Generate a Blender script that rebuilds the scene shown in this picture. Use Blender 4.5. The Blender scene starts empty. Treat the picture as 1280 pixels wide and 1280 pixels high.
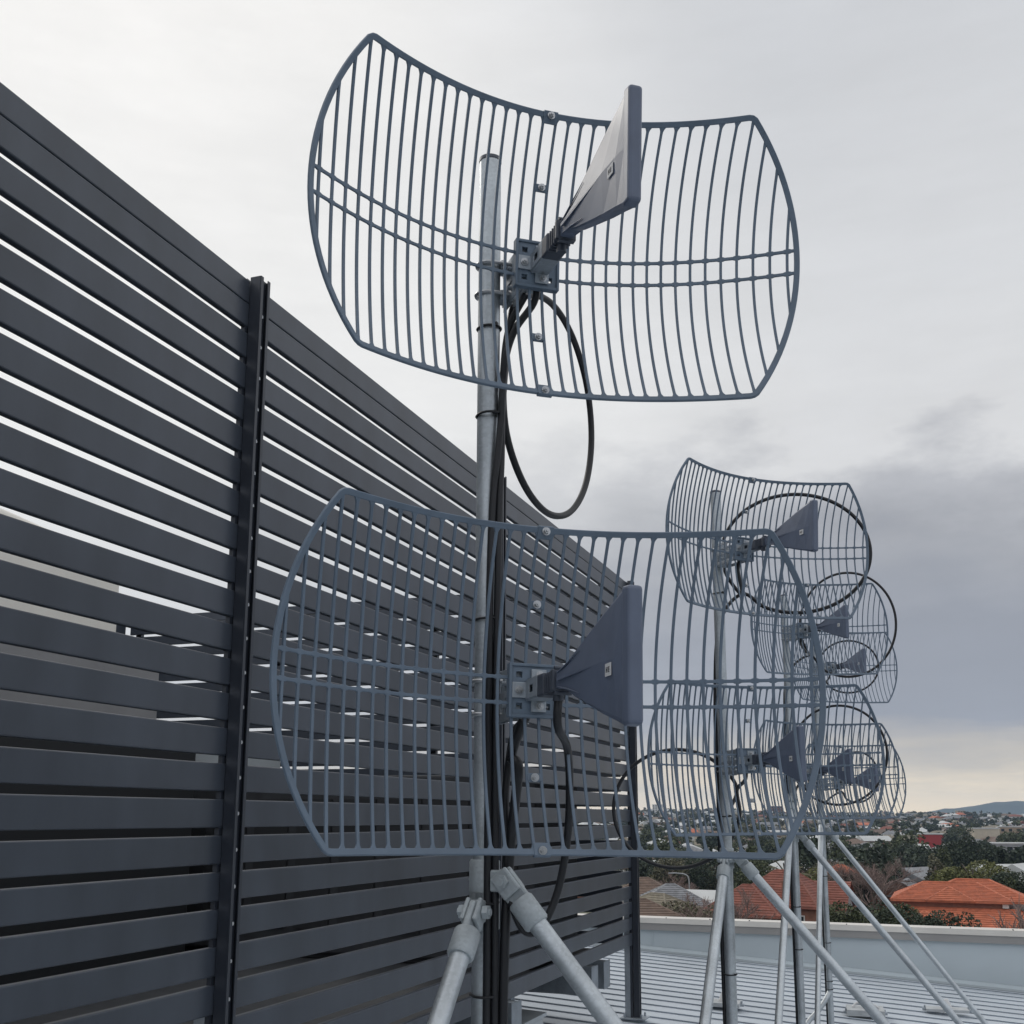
import bpy, bmesh, math, random
from mathutils import Vector, Matrix
R = math.radians
rnd = random.Random(7)
C = bpy.context.scene.collection
scene = bpy.context.scene
V = Vector

# ------------------------------------------------------------------ camera model (world origin = camera position)
F_PX, XP, YP = 1371.58, 640.0, 763.65
PITCH, YAW, ROLL = 0.18485, 0.35178, 0.00383
_fw = V((-math.sin(YAW)*math.cos(PITCH), math.cos(YAW)*math.cos(PITCH), math.sin(PITCH)))
_r0 = V((math.cos(YAW), math.sin(YAW), 0)); _u0 = _r0.cross(_fw)
_c, _s = math.cos(ROLL), math.sin(ROLL)
_rt = _c*_r0 + _s*_u0; _up = -_s*_r0 + _c*_u0
def ray(px, py): return _fw + (px-XP)/F_PX*_rt - (py-YP)/F_PX*_up
def onX(px, py, X): d = ray(px, py); return d*(X/d.x)
def onY(px, py, Y): d = ray(px, py); return d*(Y/d.y)
def onD(px, py, D): d = ray(px, py); return d*(D/math.hypot(d.x, d.y))

# ------------------------------------------------------------------ materials
def new_mat(name):
    m = bpy.data.materials.new(name); m.use_nodes = True
    return m, m.node_tree, m.node_tree.nodes['Principled BSDF']
def mat(name, col, rough=0.5, metal=0.0, var=0.0, scale=8.0, spec=0.5, bump=0.0, bscale=60.0, island=0.0, stretch=None):
    m, nt, p = new_mat(name)
    p.inputs['Base Color'].default_value = (*col, 1); p.inputs['Roughness'].default_value = rough
    p.inputs['Metallic'].default_value = metal; p.inputs['Specular IOR Level'].default_value = spec
    L = nt.links
    tc = nt.nodes.new('ShaderNodeTexCoord')
    vec = tc.outputs['Object']
    if stretch:
        mp = nt.nodes.new('ShaderNodeMapping'); mp.inputs['Scale'].default_value = stretch
        L.new(vec, mp.inputs['Vector']); vec = mp.outputs['Vector']
    fac = None
    if var > 0:
        n = nt.nodes.new('ShaderNodeTexNoise'); n.inputs['Scale'].default_value = scale; n.inputs['Detail'].default_value = 6
        L.new(vec, n.inputs['Vector']); fac = n.outputs['Fac']
    if island > 0:
        g = nt.nodes.new('ShaderNodeNewGeometry'); fac2 = g.outputs['Random Per Island']
    if var > 0 or island > 0:
        mr = nt.nodes.new('ShaderNodeMapRange')
        amt = var if var > 0 else island
        mr.inputs['From Min'].default_value = 0.3 if var > 0 else 0
        mr.inputs['From Max'].default_value = 0.7 if var > 0 else 1
        mr.inputs['To Min'].default_value = 1-amt; mr.inputs['To Max'].default_value = 1+amt
        L.new(fac if var > 0 else fac2, mr.inputs['Value'])
        out = mr.outputs[0]
        if var > 0 and island > 0:
            m2 = nt.nodes.new('ShaderNodeMapRange'); m2.inputs['To Min'].default_value = 1-island; m2.inputs['To Max'].default_value = 1+island
            L.new(fac2, m2.inputs['Value'])
            mu = nt.nodes.new('ShaderNodeMath'); mu.operation = 'MULTIPLY'
            L.new(out, mu.inputs[0]); L.new(m2.outputs[0], mu.inputs[1]); out = mu.outputs[0]
        vm = nt.nodes.new('ShaderNodeVectorMath'); vm.operation = 'SCALE'
        vm.inputs[0].default_value = col; L.new(out, vm.inputs['Scale'])
        L.new(vm.outputs[0], p.inputs['Base Color'])
    if bump > 0:
        b = nt.nodes.new('ShaderNodeBump'); b.inputs['Strength'].default_value = bump; b.inputs['Distance'].default_value = 0.002
        n2 = nt.nodes.new('ShaderNodeTexNoise'); n2.inputs['Scale'].default_value = bscale; n2.inputs['Detail'].default_value = 4
        L.new(vec, n2.inputs['Vector']); L.new(n2.outputs['Fac'], b.inputs['Height']); L.new(b.outputs[0], p.inputs['Normal'])
    return m
def galv(name, col, rough=0.42, metal=0.65):
    m, nt, p = new_mat(name); L = nt.links
    tc = nt.nodes.new('ShaderNodeTexCoord')
    vo = nt.nodes.new('ShaderNodeTexVoronoi'); vo.inputs['Scale'].default_value = 170
    n = nt.nodes.new('ShaderNodeTexNoise'); n.inputs['Scale'].default_value = 9; n.inputs['Detail'].default_value = 8
    L.new(tc.outputs['Object'], vo.inputs['Vector']); L.new(tc.outputs['Object'], n.inputs['Vector'])
    mx = nt.nodes.new('ShaderNodeMath'); mx.operation = 'MULTIPLY_ADD'
    sp = nt.nodes.new('ShaderNodeSeparateColor'); L.new(vo.outputs['Color'], sp.inputs[0])
    L.new(sp.outputs[0], mx.inputs[0]); mx.inputs[1].default_value = 0.13
    n2 = nt.nodes.new('ShaderNodeMapRange'); n2.inputs['From Min'].default_value = .3; n2.inputs['From Max'].default_value = .7
    n2.inputs['To Min'].default_value = 0.66; n2.inputs['To Max'].default_value = .98
    L.new(n.outputs['Fac'], n2.inputs['Value']); L.new(n2.outputs[0], mx.inputs[2])
    vm = nt.nodes.new('ShaderNodeVectorMath'); vm.operation = 'SCALE'; vm.inputs[0].default_value = col
    L.new(mx.outputs[0], vm.inputs['Scale']); L.new(vm.outputs[0], p.inputs['Base Color'])
    rr = nt.nodes.new('ShaderNodeMapRange'); rr.inputs['To Min'].default_value = rough-.1; rr.inputs['To Max'].default_value = rough+.15
    L.new(n.outputs['Fac'], rr.inputs['Value']); L.new(rr.outputs[0], p.inputs['Roughness'])
    p.inputs['Metallic'].default_value = metal
    b = nt.nodes.new('ShaderNodeBump'); b.inputs['Strength'].default_value = .25; b.inputs['Distance'].default_value = .001
    L.new(n.outputs['Fac'], b.inputs['Height']); L.new(b.outputs[0], p.inputs['Normal'])
    return m
M = dict(
    grid=mat('grid_paint', (.130, .171, .222), .5, 0, .10, 14, .35),
    horn=mat('horn_plastic', (.112, .137, .195), .42, 0, .10, 14, .45),
    boom=mat('boom_plastic', (.045, .055, .075), .5),
    galv=galv('galvanised_steel', (.52, .56, .585), .40, .8),
    cast=galv('cast_fitting', (.42, .46, .48), .55, .4),
    zinc=galv('zinc_bracket', (.36, .40, .44), .45, .5),
    bolt=mat('bolt_steel', (.44, .45, .46), .3, .8),
    screw=mat('screw_zinc', (.70, .72, .74), .4, .3),
    cable=mat('cable_black', (.011, .012, .015), .45, spec=.45),
    sticker=mat('sticker_white', (.62, .62, .62), .6),
    ink=mat('sticker_ink', (.05, .05, .055), .6),
    slat=mat('slat_paint', (.044, .053, .069), .34, 0, .20, 2.6, .5, stretch=(1, 1.6, .7), bump=.35, bscale=1.6),
    post=mat('post_paint', (.026, .031, .042), .4, 0, .1, 3),
    roof=mat('roof_sheet', (.49, .535, .58), .45, .1, .08, .9, .4),
    parapet=mat('parapet_sheet', (.50, .56, .59), .5, .1, .07, .7, .4, stretch=(1, 1, 2)),
    capping=mat('capping_metal', (.66, .63, .58), .5, 0, .10, 1.3),
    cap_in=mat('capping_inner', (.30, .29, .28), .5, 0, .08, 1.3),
    concrete=mat('building_wall', (.42, .41, .39), .8, 0, .1, .3),
    cream=mat('unit_cream', (.86, .83, .75), .5, 0, .05, 2),
    unit=mat('unit_grey', (.27, .27, .275), .5, 0, .08, 2),
    dark=mat('unit_dark', (.02, .022, .025), .6),
    deck=mat('platform_deck', (.035, .038, .043), .7, 0, .2, 9),
    upst=mat('upstand_sheet', (.42, .46, .48), .5, 0, .06, 2),
    plate=mat('plate_grey', (.40, .42, .43), .6, 0, .15, 12),
)
WALLS = {
    'white': mat('wall_white', (.62, .61, .58), .8, 0, .08, .6),
    'cream': mat('wall_cream', (.52, .46, .36), .8, 0, .08, .6),
    'brick': mat('wall_brick', (.24, .115, .08), .85, 0, .15, 3),
    'grey': mat('wall_grey', (.30, .31, .32), .8, 0, .08, .6),
    'tan': mat('wall_tan', (.36, .27, .19), .8, 0, .1, .6)}
def tile_roof(name, col, pitch=.36, var=.22):
    m, nt, p = new_mat(name); L = nt.links
    tc = nt.nodes.new('ShaderNodeTexCoord')
    sx = nt.nodes.new('ShaderNodeSeparateXYZ'); L.new(tc.outputs['Object'], sx.inputs[0])
    # courses by height : saw tooth of z
    mu = nt.nodes.new('ShaderNodeMath'); mu.operation = 'MULTIPLY'; mu.inputs[1].default_value = 1/(pitch*.42)
    L.new(sx.outputs['Z'], mu.inputs[0])
    fr = nt.nodes.new('ShaderNodeMath'); fr.operation = 'FRACT'; L.new(mu.outputs[0], fr.inputs[0])
    n = nt.nodes.new('ShaderNodeTexNoise'); n.inputs['Scale'].default_value = .9; n.inputs['Detail'].default_value = 8
    L.new(tc.outputs['Object'], n.inputs['Vector'])
    vo = nt.nodes.new('ShaderNodeTexVoronoi'); vo.inputs['Scale'].default_value = 3.2
    L.new(tc.outputs['Object'], vo.inputs['Vector'])
    sp = nt.nodes.new('ShaderNodeSeparateColor'); L.new(vo.outputs['Color'], sp.inputs[0])
    a = nt.nodes.new('ShaderNodeMapRange'); a.inputs['From Min'].default_value = .3; a.inputs['From Max'].default_value = .7
    a.inputs['To Min'].default_value = 1-var; a.inputs['To Max'].default_value = 1+var; L.new(n.outputs['Fac'], a.inputs['Value'])
    b = nt.nodes.new('ShaderNodeMapRange'); b.inputs['To Min'].default_value = .85; b.inputs['To Max'].default_value = 1.15
    L.new(sp.outputs[0], b.inputs['Value'])
    c = nt.nodes.new('ShaderNodeMath'); c.operation = 'MULTIPLY'; L.new(a.outputs[0], c.inputs[0]); L.new(b.outputs[0], c.inputs[1])
    vm = nt.nodes.new('ShaderNodeVectorMath'); vm.operation = 'SCALE'; vm.inputs[0].default_value = col
    L.new(c.outputs[0], vm.inputs['Scale']); L.new(vm.outputs[0], p.inputs['Base Color'])
    bu = nt.nodes.new('ShaderNodeBump'); bu.inputs['Strength'].default_value = .9; bu.inputs['Distance'].default_value = .10
    inv = nt.nodes.new('ShaderNodeMath'); inv.operation = 'SUBTRACT'; inv.inputs[0].default_value = 1; L.new(fr.outputs[0], inv.inputs[1])
    L.new(inv.outputs[0], bu.inputs['Height']); L.new(bu.outputs[0], p.inputs['Normal'])
    p.inputs['Roughness'].default_value = .75
    return m
ROOFS = {
    'terracotta': tile_roof('roof_terracotta', (.46, .135, .066), var=.10),
    'red': tile_roof('roof_red', (.215, .070, .046)),
    'brown': tile_roof('roof_brown', (.155, .105, .078)),
    'grey': tile_roof('roof_slate', (.20, .205, .215)),
    'pale': mat('roof_pale_sheet', (.50, .51, .50), .5, 0, .12, .5),
    'olive': tile_roof('roof_olive', (.19, .165, .12))}
M['glass'] = mat('window_glass', (.02, .025, .03), .12)
M['leaf_dark'] = mat('leaf_dark', (.042, .056, .034), .65, 0, .25, .35, .3, island=.55)
M['leaf_mid'] = mat('leaf_mid', (.066, .078, .036), .65, 0, .25, .35, .3, island=.55)
M['leaf_olive'] = mat('leaf_olive', (.105, .100, .060), .65, 0, .25, .35, .3, island=.5)
M['leaf_yellow'] = mat('leaf_yellow', (.125, .130, .045), .65, 0, .25, .35, .3, island=.5)
M['twig'] = mat('bare_twigs', (.25, .185, .165), .85, 0, .2, .5, .2, island=.4)
M['bark'] = mat('bark', (.10, .08, .062), .9, 0, .3, 3)
M['hill'] = mat('hill_bush', (.035, .05, .03), .9, 0, .4, .002)
M['wood'] = mat('timber_pole', (.14, .11, .085), .85, 0, .2, 2)
M['lamp'] = mat('lamp_grey', (.32, .33, .34), .5, .3)

# ------------------------------------------------------------------ mesh builder
class MB:
    def __init__(s): s.v = []; s.f = []; s.mi = []; s.sm = []
    def add(s, vs, fs, mi=0, smooth=False):
        o = len(s.v); s.v += [tuple(x) for x in vs]
        for f in fs: s.f.append([i+o for i in f]); s.mi.append(mi); s.sm.append(smooth)
    def box(s, c, size, mi=0, rot=None):
        c = V(c); hx, hy, hz = size[0]/2, size[1]/2, size[2]/2
        vs = [V((x*hx, y*hy, z*hz)) for z in (-1, 1) for y in (-1, 1) for x in (-1, 1)]
        if rot is not None: vs = [rot @ q for q in vs]
        s.add([q+c for q in vs], [(0, 2, 3, 1), (4, 5, 7, 6), (0, 1, 5, 4), (2, 6, 7, 3), (0, 4, 6, 2), (1, 3, 7, 5)], mi)
    def bbox(s, c, size, b=.002, mi=0, rot=None):          # box with chamfered edges
        bm = bmesh.new(); bmesh.ops.create_cube(bm, size=1)
        for q in bm.verts: q.co = V((q.co.x*size[0], q.co.y*size[1], q.co.z*size[2]))
        bmesh.ops.bevel(bm, geom=bm.edges[:], offset=b, segments=2, affect='EDGES', profile=.5)
        bm.verts.index_update()
        vs = [q.co.copy() for q in bm.verts]
        if rot is not None: vs = [rot @ q for q in vs]
        s.add([q+V(c) for q in vs], [[l.index for l in f.verts] for f in bm.faces], mi); bm.free()
    def tube(s, pts, r, n=10, mi=0, caps=True, smooth=True, closed=False):
        pts = [V(p) for p in pts]; k = len(pts); rings = []
        rr = r if isinstance(r, (list, tuple)) else [r]*k
        t0 = (pts[1]-pts[0]).normalized()
        ref = V((0, 0, 1)) if abs(t0.z) < .9 else V((1, 0, 0))
        a = t0.cross(ref).normalized()
        vs = []
        for i, p in enumerate(pts):
            if closed: t = (pts[(i+1) % k]-pts[i-1]).normalized()
            else: t = (pts[min(i+1, k-1)]-pts[max(i-1, 0)]).normalized()
            a = (a - t*a.dot(t)).normalized(); b = t.cross(a)
            for j in range(n):
                g = 2*math.pi*j/n; vs.append(p + (a*math.cos(g)+b*math.sin(g))*rr[i])
        fs = []
        for i in range(k if closed else k-1):
            i2 = (i+1) % k
            for j in range(n): fs.append((i*n+j, i*n+(j+1) % n, i2*n+(j+1) % n, i2*n+j))
        s.add(vs, fs, mi, smooth)
        if caps and not closed:
            s.add(vs[:n], [list(range(n))[::-1]], mi); s.add(vs[-n:], [list(range(n))], mi)
    def cyl(s, a, b, r, n=14, mi=0): s.tube([a, b], r, n, mi)
    def build(s, name, mats, parent=None, **kw):
        me = bpy.data.meshes.new(name); me.from_pydata(s.v, [], s.f); me.update()
        for m in (mats if isinstance(mats, (list, tuple)) else [mats]): me.materials.append(m)
        me.polygons.foreach_set('material_index', s.mi); me.polygons.foreach_set('use_smooth', s.sm); me.update()
        return link(name, me, parent, **kw)
def link(name, me, parent=None, loc=None, rz=None):
    o = bpy.data.objects.new(name, me); C.objects.link(o)
    if parent is not None: o.parent = parent
    if loc is not None: o.location = loc
    if rz is not None: o.rotation_euler.z = rz
    return o
def tag(o, label=None, cat=None, group=None, kind=None):
    if label: o['label'] = label
    if cat: o['category'] = cat
    if group: o['group'] = group
    if kind: o['kind'] = kind
    return o
def thing(name, label, cat, loc=(0, 0, 0), rz=0, group=None):
    o = bpy.data.objects.new(name, None); C.objects.link(o); o.location = loc; o.rotation_euler.z = rz
    o.empty_display_size = .1
    return tag(o, label, cat, group)
def catmull(pts, sub=6):
    pts = [V(p) for p in pts]; out = []
    for i in range(len(pts)-1):
        p0 = pts[max(i-1, 0)]; p1 = pts[i]; p2 = pts[i+1]; p3 = pts[min(i+2, len(pts)-1)]
        for k in range(sub):
            t = k/sub
            out.append(.5*((2*p1)+(p2-p0)*t+(2*p0-5*p1+4*p2-p3)*t*t+(3*p1-p0-3*p2+p3)*t**3))
    out.append(pts[-1]); return out

# ------------------------------------------------------------------ grid antenna : local x = right seen from front, -y = boresight, z = up
FL, RAD, HV, PB = .2936, .501, .300, .02775
def surf(u, v): return V((u, -(u*u+v*v)/(4*FL), v))
def surf_n(u, v): return V((-u/(2*FL), -1, -v/(2*FL))).normalized() * 1.0
def blade(mb, uv, width, depth, closed=False):
    """strip of chamfered rectangular section lying on the paraboloid"""
    k = len(uv); P = [surf(*q) for q in uv]; ws = width if isinstance(width, list) else [width]*k
    vs = []
    for i, q in enumerate(uv):
        if closed: t = (P[(i+1) % k]-P[i-1]).normalized()
        else: t = (P[min(i+1, k-1)]-P[max(i-1, 0)]).normalized()
        n = V((q[0]/(2*FL), 1, q[1]/(2*FL))).normalized()   # rearward
        n = (n - t*n.dot(t)).normalized(); a = t.cross(n)
        w = ws[i]/2; d = depth/2; c = min(.0012, w*.3)
        for (x, y) in ((-w+c, -d), (w-c, -d), (w, -d+c), (w*.9, d-c), (w*.9-c, d), (-w*.9+c, d), (-w*.9, d-c), (-w, -d+c)):
            vs.append(P[i]+a*x+n*(y+depth*.2))
    fs = []
    for i in range(k if closed else k-1):
        i2 = (i+1) % k
        for j in range(8): fs.append((i*8+j, i*8+(j+1) % 8, i2*8+(j+1) % 8, i2*8+j))
    mb.add(vs, fs)
    if not closed: mb.add(vs[:8], [list(range(8))[::-1]]); mb.add(vs[-8:], [list(range(8))])
def make_reflector():
    mb = MB(); xc = math.sqrt(RAD**2-HV**2)
    uv = []
    a0 = math.asin(HV/RAD); g = .007; da = g/RAD
    for i in range(41): uv.append((-xc+g+(2*xc-2*g)*i/40, HV))
    uv.append((xc-.0012, HV-.0016))
    for i in range(31): a = a0-da-2*(a0-da)*i/30; uv.append((RAD*math.cos(a), RAD*math.sin(a)))
    uv.append((xc-.0012, -HV+.0016))
    for i in range(41): uv.append((xc-g-(2*xc-2*g)*i/40, -HV))
    uv.append((-xc+.0012, -HV+.0016))
    for i in range(31): a = math.pi+a0-da-2*(a0-da)*i/30; uv.append((RAD*math.cos(a), RAD*math.sin(a)))
    uv.append((-xc+.0012, HV-.0016))
    blade(mb, uv, .0120, .0075, closed=True)
    for k in range(36):
        u = (k-17.5)*PB
        h = HV-.003 if abs(u) < xc else math.sqrt(max(RAD**2-u*u, 0))-.003
        if abs(u) > xc: h -= .001
        N = 26; pts = []; ws = []
        ss = [-1, -1+.0055/h, -1+.009/h, -1+.014/h] + [(-1+.014/h)+(2-.028/h)*i/N for i in range(1, N)] + [1-.014/h, 1-.009/h, 1-.0055/h, 1]
        for s_ in ss:
            pts.append((u, s_*h)); e = (1-abs(s_))*h
            ws.append(.0060 if e > .013 else (.0066 if e > .008 else ((.0095 if e > .005 else .017) if abs(u) < xc else .0070)))
        blade(mb, pts, ws, .0056)
    for v in (.0245, -.0245):
        e = math.sqrt(RAD**2-v*v)-.004; pts = []; ws = []
        for i in range(61): pts.append((-e+2*e*i/60, v)); ws.append(.0066)
        blade(mb, pts, ws, .0052)
        for k in range(36):                                    # small webs where bars and rails meet
            u = (k-17.5)*PB
            blade(mb, [(u-.0075, v), (u-.004, v), (u+.004, v), (u+.0075, v)], [.006, .010, .010, .006], .0050)
    for v in (.165, -.165): blade(mb, [(-PB/2, v), (PB/2, v)], .016, .010)  # seam pads between the two halves
    for v in (HV-.004, -HV+.004): blade(mb, [(-PB*.55, v), (PB*.55, v)], .026, .012)
    return mb
def make_hub():
    mb = MB(); W, H = .092, .098; t = .010
    xs = [-W/2, -.034, -.022, .022, .034, W/2]; zs = [-H/2, -.036, -.024, .024, .036, H/2]
    for i in range(5):
        for j in range(5):
            if i in (1, 3) and j in (1, 3): continue
            mb.box(((xs[i]+xs[i+1])/2, -.004, (zs[j]+zs[j+1])/2), (xs[i+1]-xs[i], t+.0004*((i+j) % 2), zs[j+1]-zs[j]))
    for x in (-W/2, W/2): mb.bbox((x, -.004, 0), (.006, .020, H+.006), .0015)
    for z in (-H/2, H/2): mb.bbox((0, -.004, z), (W, .018, .006), .0015)
    return mb
def make_feed_bracket():
    mb = MB()
    mb.bbox((-.026, -.0125, 0), (.034, .004, .030), .001)
    for z in (.024, -.024): mb.bbox((.010, -.0125, z), (.030, .004, .034), .001)
    # square socket with a long slot each side
    s = .019; y0, y1 = -.0125, -.085
    L = y0-y1; yc = (y0+y1)/2
    mb.bbox((.004, yc, s), (.038, L, .003), .0008); mb.bbox((.004, yc, -s), (.038, L, .003), .0008)
    for x in (-.015, .023):
        mb.bbox((x, yc, .0125), (.003, L, .011), .0008); mb.bbox((x, yc, -.0125), (.003, L, .011), .0008)
        mb.bbox((x, y0-.011, 0), (.003, .022, .016), .0008); mb.bbox((x, y1+.013, 0), (.003, .026, .016), .0008)
    return mb
def make_boom():
    mb = MB()
    mb.bbox((.004, -.075, 0), (.030, .020, .030), .002)
    mb.bbox((.004, -.100, 0), (.040, .036, .042), .004)
    mb.bbox((.004, -.142, 0), (.031, .052, .032), .003)
    for y in (-.128, -.140, -.152): mb.bbox((.004, y, 0), (.036, .004, .037), .001)
    mb.bbox((.004, -.172, 0), (.042, .014, .040), .003)
    mb.cyl((.004, -.150, -.014), (.004, -.150, -.034), .010, 12)
    for z in (.022, -.022): mb.cyl((-.012, -.176, z), (.020, -.176, z), .004, 8)
    return mb
def make_horn():
    mb = MB()
    st = [(.165, .015, .0135, .013), (.20, .0165, .0135, .0125), (.225, .022, .014, .012), (.26, .036, .0145, .0112),
          (.32, .055, .0155, .0108), (.40, .0795, .0165, .0108), (.46, .0955, .0142, .0106), (.492, .1050, .0112, .0104)]
    vs = []
    for (w, h, tc, te) in st:
        for (x, z) in ((0, h), (te*.75, h), (te, h*.93), (tc, 0), (te, -h*.93), (te*.75, -h), (0, -h), (-te*.75, -h), (-te, -h*.93), (-tc, 0), (-te, h*.93), (-te*.75, h)):
            vs.append((x+.004, -w, z))
    fs = []
    for i in range(len(st)-1):
        for j in range(12): fs.append((i*12+j, i*12+(j+1) % 12, (i+1)*12+(j+1) % 12, (i+1)*12+j))
    mb.add(vs, fs); mb.add(vs[:12], [list(range(12))[::-1]])
    # radome lid: deep rounded rim
    bm = bmesh.new(); bmesh.ops.create_cube(bm, size=1)
    for q in bm.verts:
        f = 1.0 if q.co.y > 0 else .90
        q.co = V((q.co.x*.0275*f+.004, q.co.y*.026-.503, q.co.z*.214*(1 if q.co.y > 0 else .975)))
    bmesh.ops.bevel(bm, geom=[e for e in bm.edges], offset=.006, segments=3, affect='EDGES', profile=.5)
    bm.verts.index_update()
    mb.add([q.co.copy() for q in bm.verts], [[l.index for l in f.verts] for f in bm.faces], 0, False); bm.free()
    # stiffening rib on each flank, and ridge lines beside the neck
    for s in (-1, 1):
        a, b = V((.004+s*.0138, -.20, .0)), V((.004+s*.0150, -.41, .0))
        vs = [a+V((0, 0, .0035)), a+V((0, 0, -.0035)), b+V((0, 0, -.0007)), b+V((0, 0, .0007))]
        vs += [q+V((s*(.0045 if i < 2 else .0006), .006 if i < 2 else .0, 0)) for i, q in enumerate(vs)]
        mb.add(vs, [(0, 1, 5, 4), (1, 2, 6, 5), (2, 3, 7, 6), (3, 0, 4, 7), (4, 5, 6, 7)])
        for z in (-1, 1):
            mb.tube([(.004+s*.0128, -.185, z*.013), (.004+s*.0138, -.24, z*.0225), (.004+s*.0136, -.30, z*.036)], [.0016, .0016, .0006], 6)
    return mb
def make_sticker():
    mb = MB(); x = -.0112
    zc = -.0150
    mb.box((x, -.440, zc), (.0008, .025, .020))
    def st(y0, z0, y1, z1):
        mb.box((x-.0006, -(y0+y1)/2, (z0+z1)/2), (.0006, abs(y1-y0)+.0016, abs(z1-z0)+.0016), 1)
    st(.4330, zc-.0035, .4330, zc+.0035); st(.4375, zc-.0035, .4375, zc+.0035); st(.4330, zc, .4375, zc)   # H
    st(.4425, zc-.0035, .4425, zc+.0035)                                                                    # E
    for dz in (-.0035, 0, .0035): st(.4425, zc+dz, .4455, zc+dz)
    return mb
def hexbolt(mb, p, d, r=.0056, h=.006):
    d = V(d).normalized(); p = V(p)
    mb.tube([p, p+d*.002], r*1.45, 14, smooth=False); mb.tube([p+d*.0012, p+d*(h+.002)], r, 6, smooth=False)
    mb.tube([p+d*(h), p+d*(h+.005)], r*.5, 8, smooth=False)
def make_mount(t, ux):
    """steel clamp between the hub and the pole; the pole axis passes local (ux, t)"""
    mb = MB(); side = abs(ux) > .04
    y0, y1 = .003, (t+.012 if side else t-.040)
    for x in ((-.030, -.014) if side else (-.034, .030)):
        for z in (.044, .0, -.044): mb.bbox((x, (y0+y1)/2, z), (.004, y1-y0, .013), .0008)
        for y in (y0+.008, (y0+y1)/2, y1-.008): mb.bbox((x, y, 0), (.0046, .014, .100), .0008)
    mb.bbox((-.005, y0+.004, 0), (.064, .006, .092), .001)
    if side:
        for z in (.034, -.034):
            mb.bbox(((ux+.022-.028)/2, t, z), (-.028-ux-.022+.004, .036, .016), .001)
            mb.bbox((ux+.025, t, z), (.010, .046, .020), .001)
        mb.bbox((-.0275, t, 0), (.004, .060, .108), .001)
    else:
        xa, xb = ux-.040, max(ux+.040, .034)
        mb.bbox(((xa+xb)/2, y1, 0), (xb-xa, .005, .104), .001)
        for z in (.034, -.034):
            for x in (-.024, .024): mb.bbox((ux+x, t-.027, z), (.014, .022, .014), .001)
    for y in ((.035, .075) if t < .18 else (.05, .12)): mb.cyl((-.040, y, .022), (.034, y, .022), .005, 8); mb.cyl((-.040, y, -.022), (.034, y, -.022), .005, 8)
    return mb
def make_ubolt(t, z, ux):
    mb = MB(); r = .0285; side = abs(ux) > .04
    d = V((1, 0, 0)) if side else V((0, -1, 0)); e = V((d.y, -d.x, 0)); c = V((ux, t, z))
    pts = [c+e*r+d*.050, c+e*r+d*.02]
    for i in range(13): a = math.pi*i/12; pts.append(c+e*r*math.cos(a)-d*r*math.sin(a))
    pts += [c-e*r+d*.02, c-e*r+d*.050]
    mb.tube(pts, .0042, 8)
    for q in (-1, 1): p = c+e*r*q+d*.040; mb.tube([p, p+d*.007], .0085, 6, smooth=False)
    return mb
ref_me = None
def antenna(c, az, el, rl, t, ux, label, first=[None]):
    az, el = R(az), R(el)
    n = V((math.sin(az)*math.cos(el), math.cos(az)*math.cos(el), math.sin(el)))
    U = V((-math.cos(az), math.sin(az), 0)); W = n.cross(U)
    if W.z < 0: W = -W
    U2 = math.cos(rl)*U+math.sin(rl)*W; W2 = -math.sin(rl)*U+math.cos(rl)*W
    root = thing('grid_antenna', label, 'antenna', group='grid antennas on the rooftop masts')
    m = Matrix.Identity(4)
    for i in range(3): m[i][0] = U2[i]; m[i][1] = -n[i]; m[i][2] = W2[i]; m[i][3] = c[i]
    root.matrix_world = m
    if first[0] is None:
        b1 = MB(); hexbolt(b1, (0, 0, 0), (0, -1, 0))
        me = {}
        for nm, mb, mt in (('reflector_grid', make_reflector(), M['grid']), ('hub_plate', make_hub(), M['grid']),
                           ('feed_bracket', make_feed_bracket(), M['zinc']), ('feed_boom', make_boom(), M['boom']),
                           ('feed_horn', make_horn(), M['horn']), ('sticker', make_sticker(), [M['sticker'], M['ink']]), ('bolt', b1, M['bolt'])):
            o = mb.build(nm, mt); me[nm] = o.data; bpy.data.objects.remove(o)
        first[0] = me
    me = first[0]
    for nm in ('reflector_grid', 'hub_plate', 'feed_bracket', 'feed_boom'): link(nm, me[nm], root)
    h = link('feed_horn', me['feed_horn'], root)
    s = link('sticker', me['sticker'], h); s['label'] = 'small white sticker with dark marks on the horn flank'
    for (u, v, y) in ((0, HV-.003, -.010), (0, -HV+.003, -.010), (0, .165, -.008), (0, -.165, -.008)):
        p = surf(u, v)+V((0, y+.004, 0)); link('bolt', me['bolt'], root, p)
    for p in ((-.030, -.0145, 0), (.012, -.0145, .030), (.012, -.0145, -.030)): link('bolt', me['bolt'], root, p)
    make_mount(t, ux).build('mount_bracket', M['zinc'], root)
    for z in (.034, -.034): make_ubolt(t, z, ux).build('u_bolt', M['bolt'], root)
    return root
POLES = [(-.822, 2.087), (-.805, 4.926), (-.804, 7.680), (-.805, 9.982)]
which = ['nearest mast', 'second mast from the camera', 'third mast', 'farthest mast']
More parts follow.
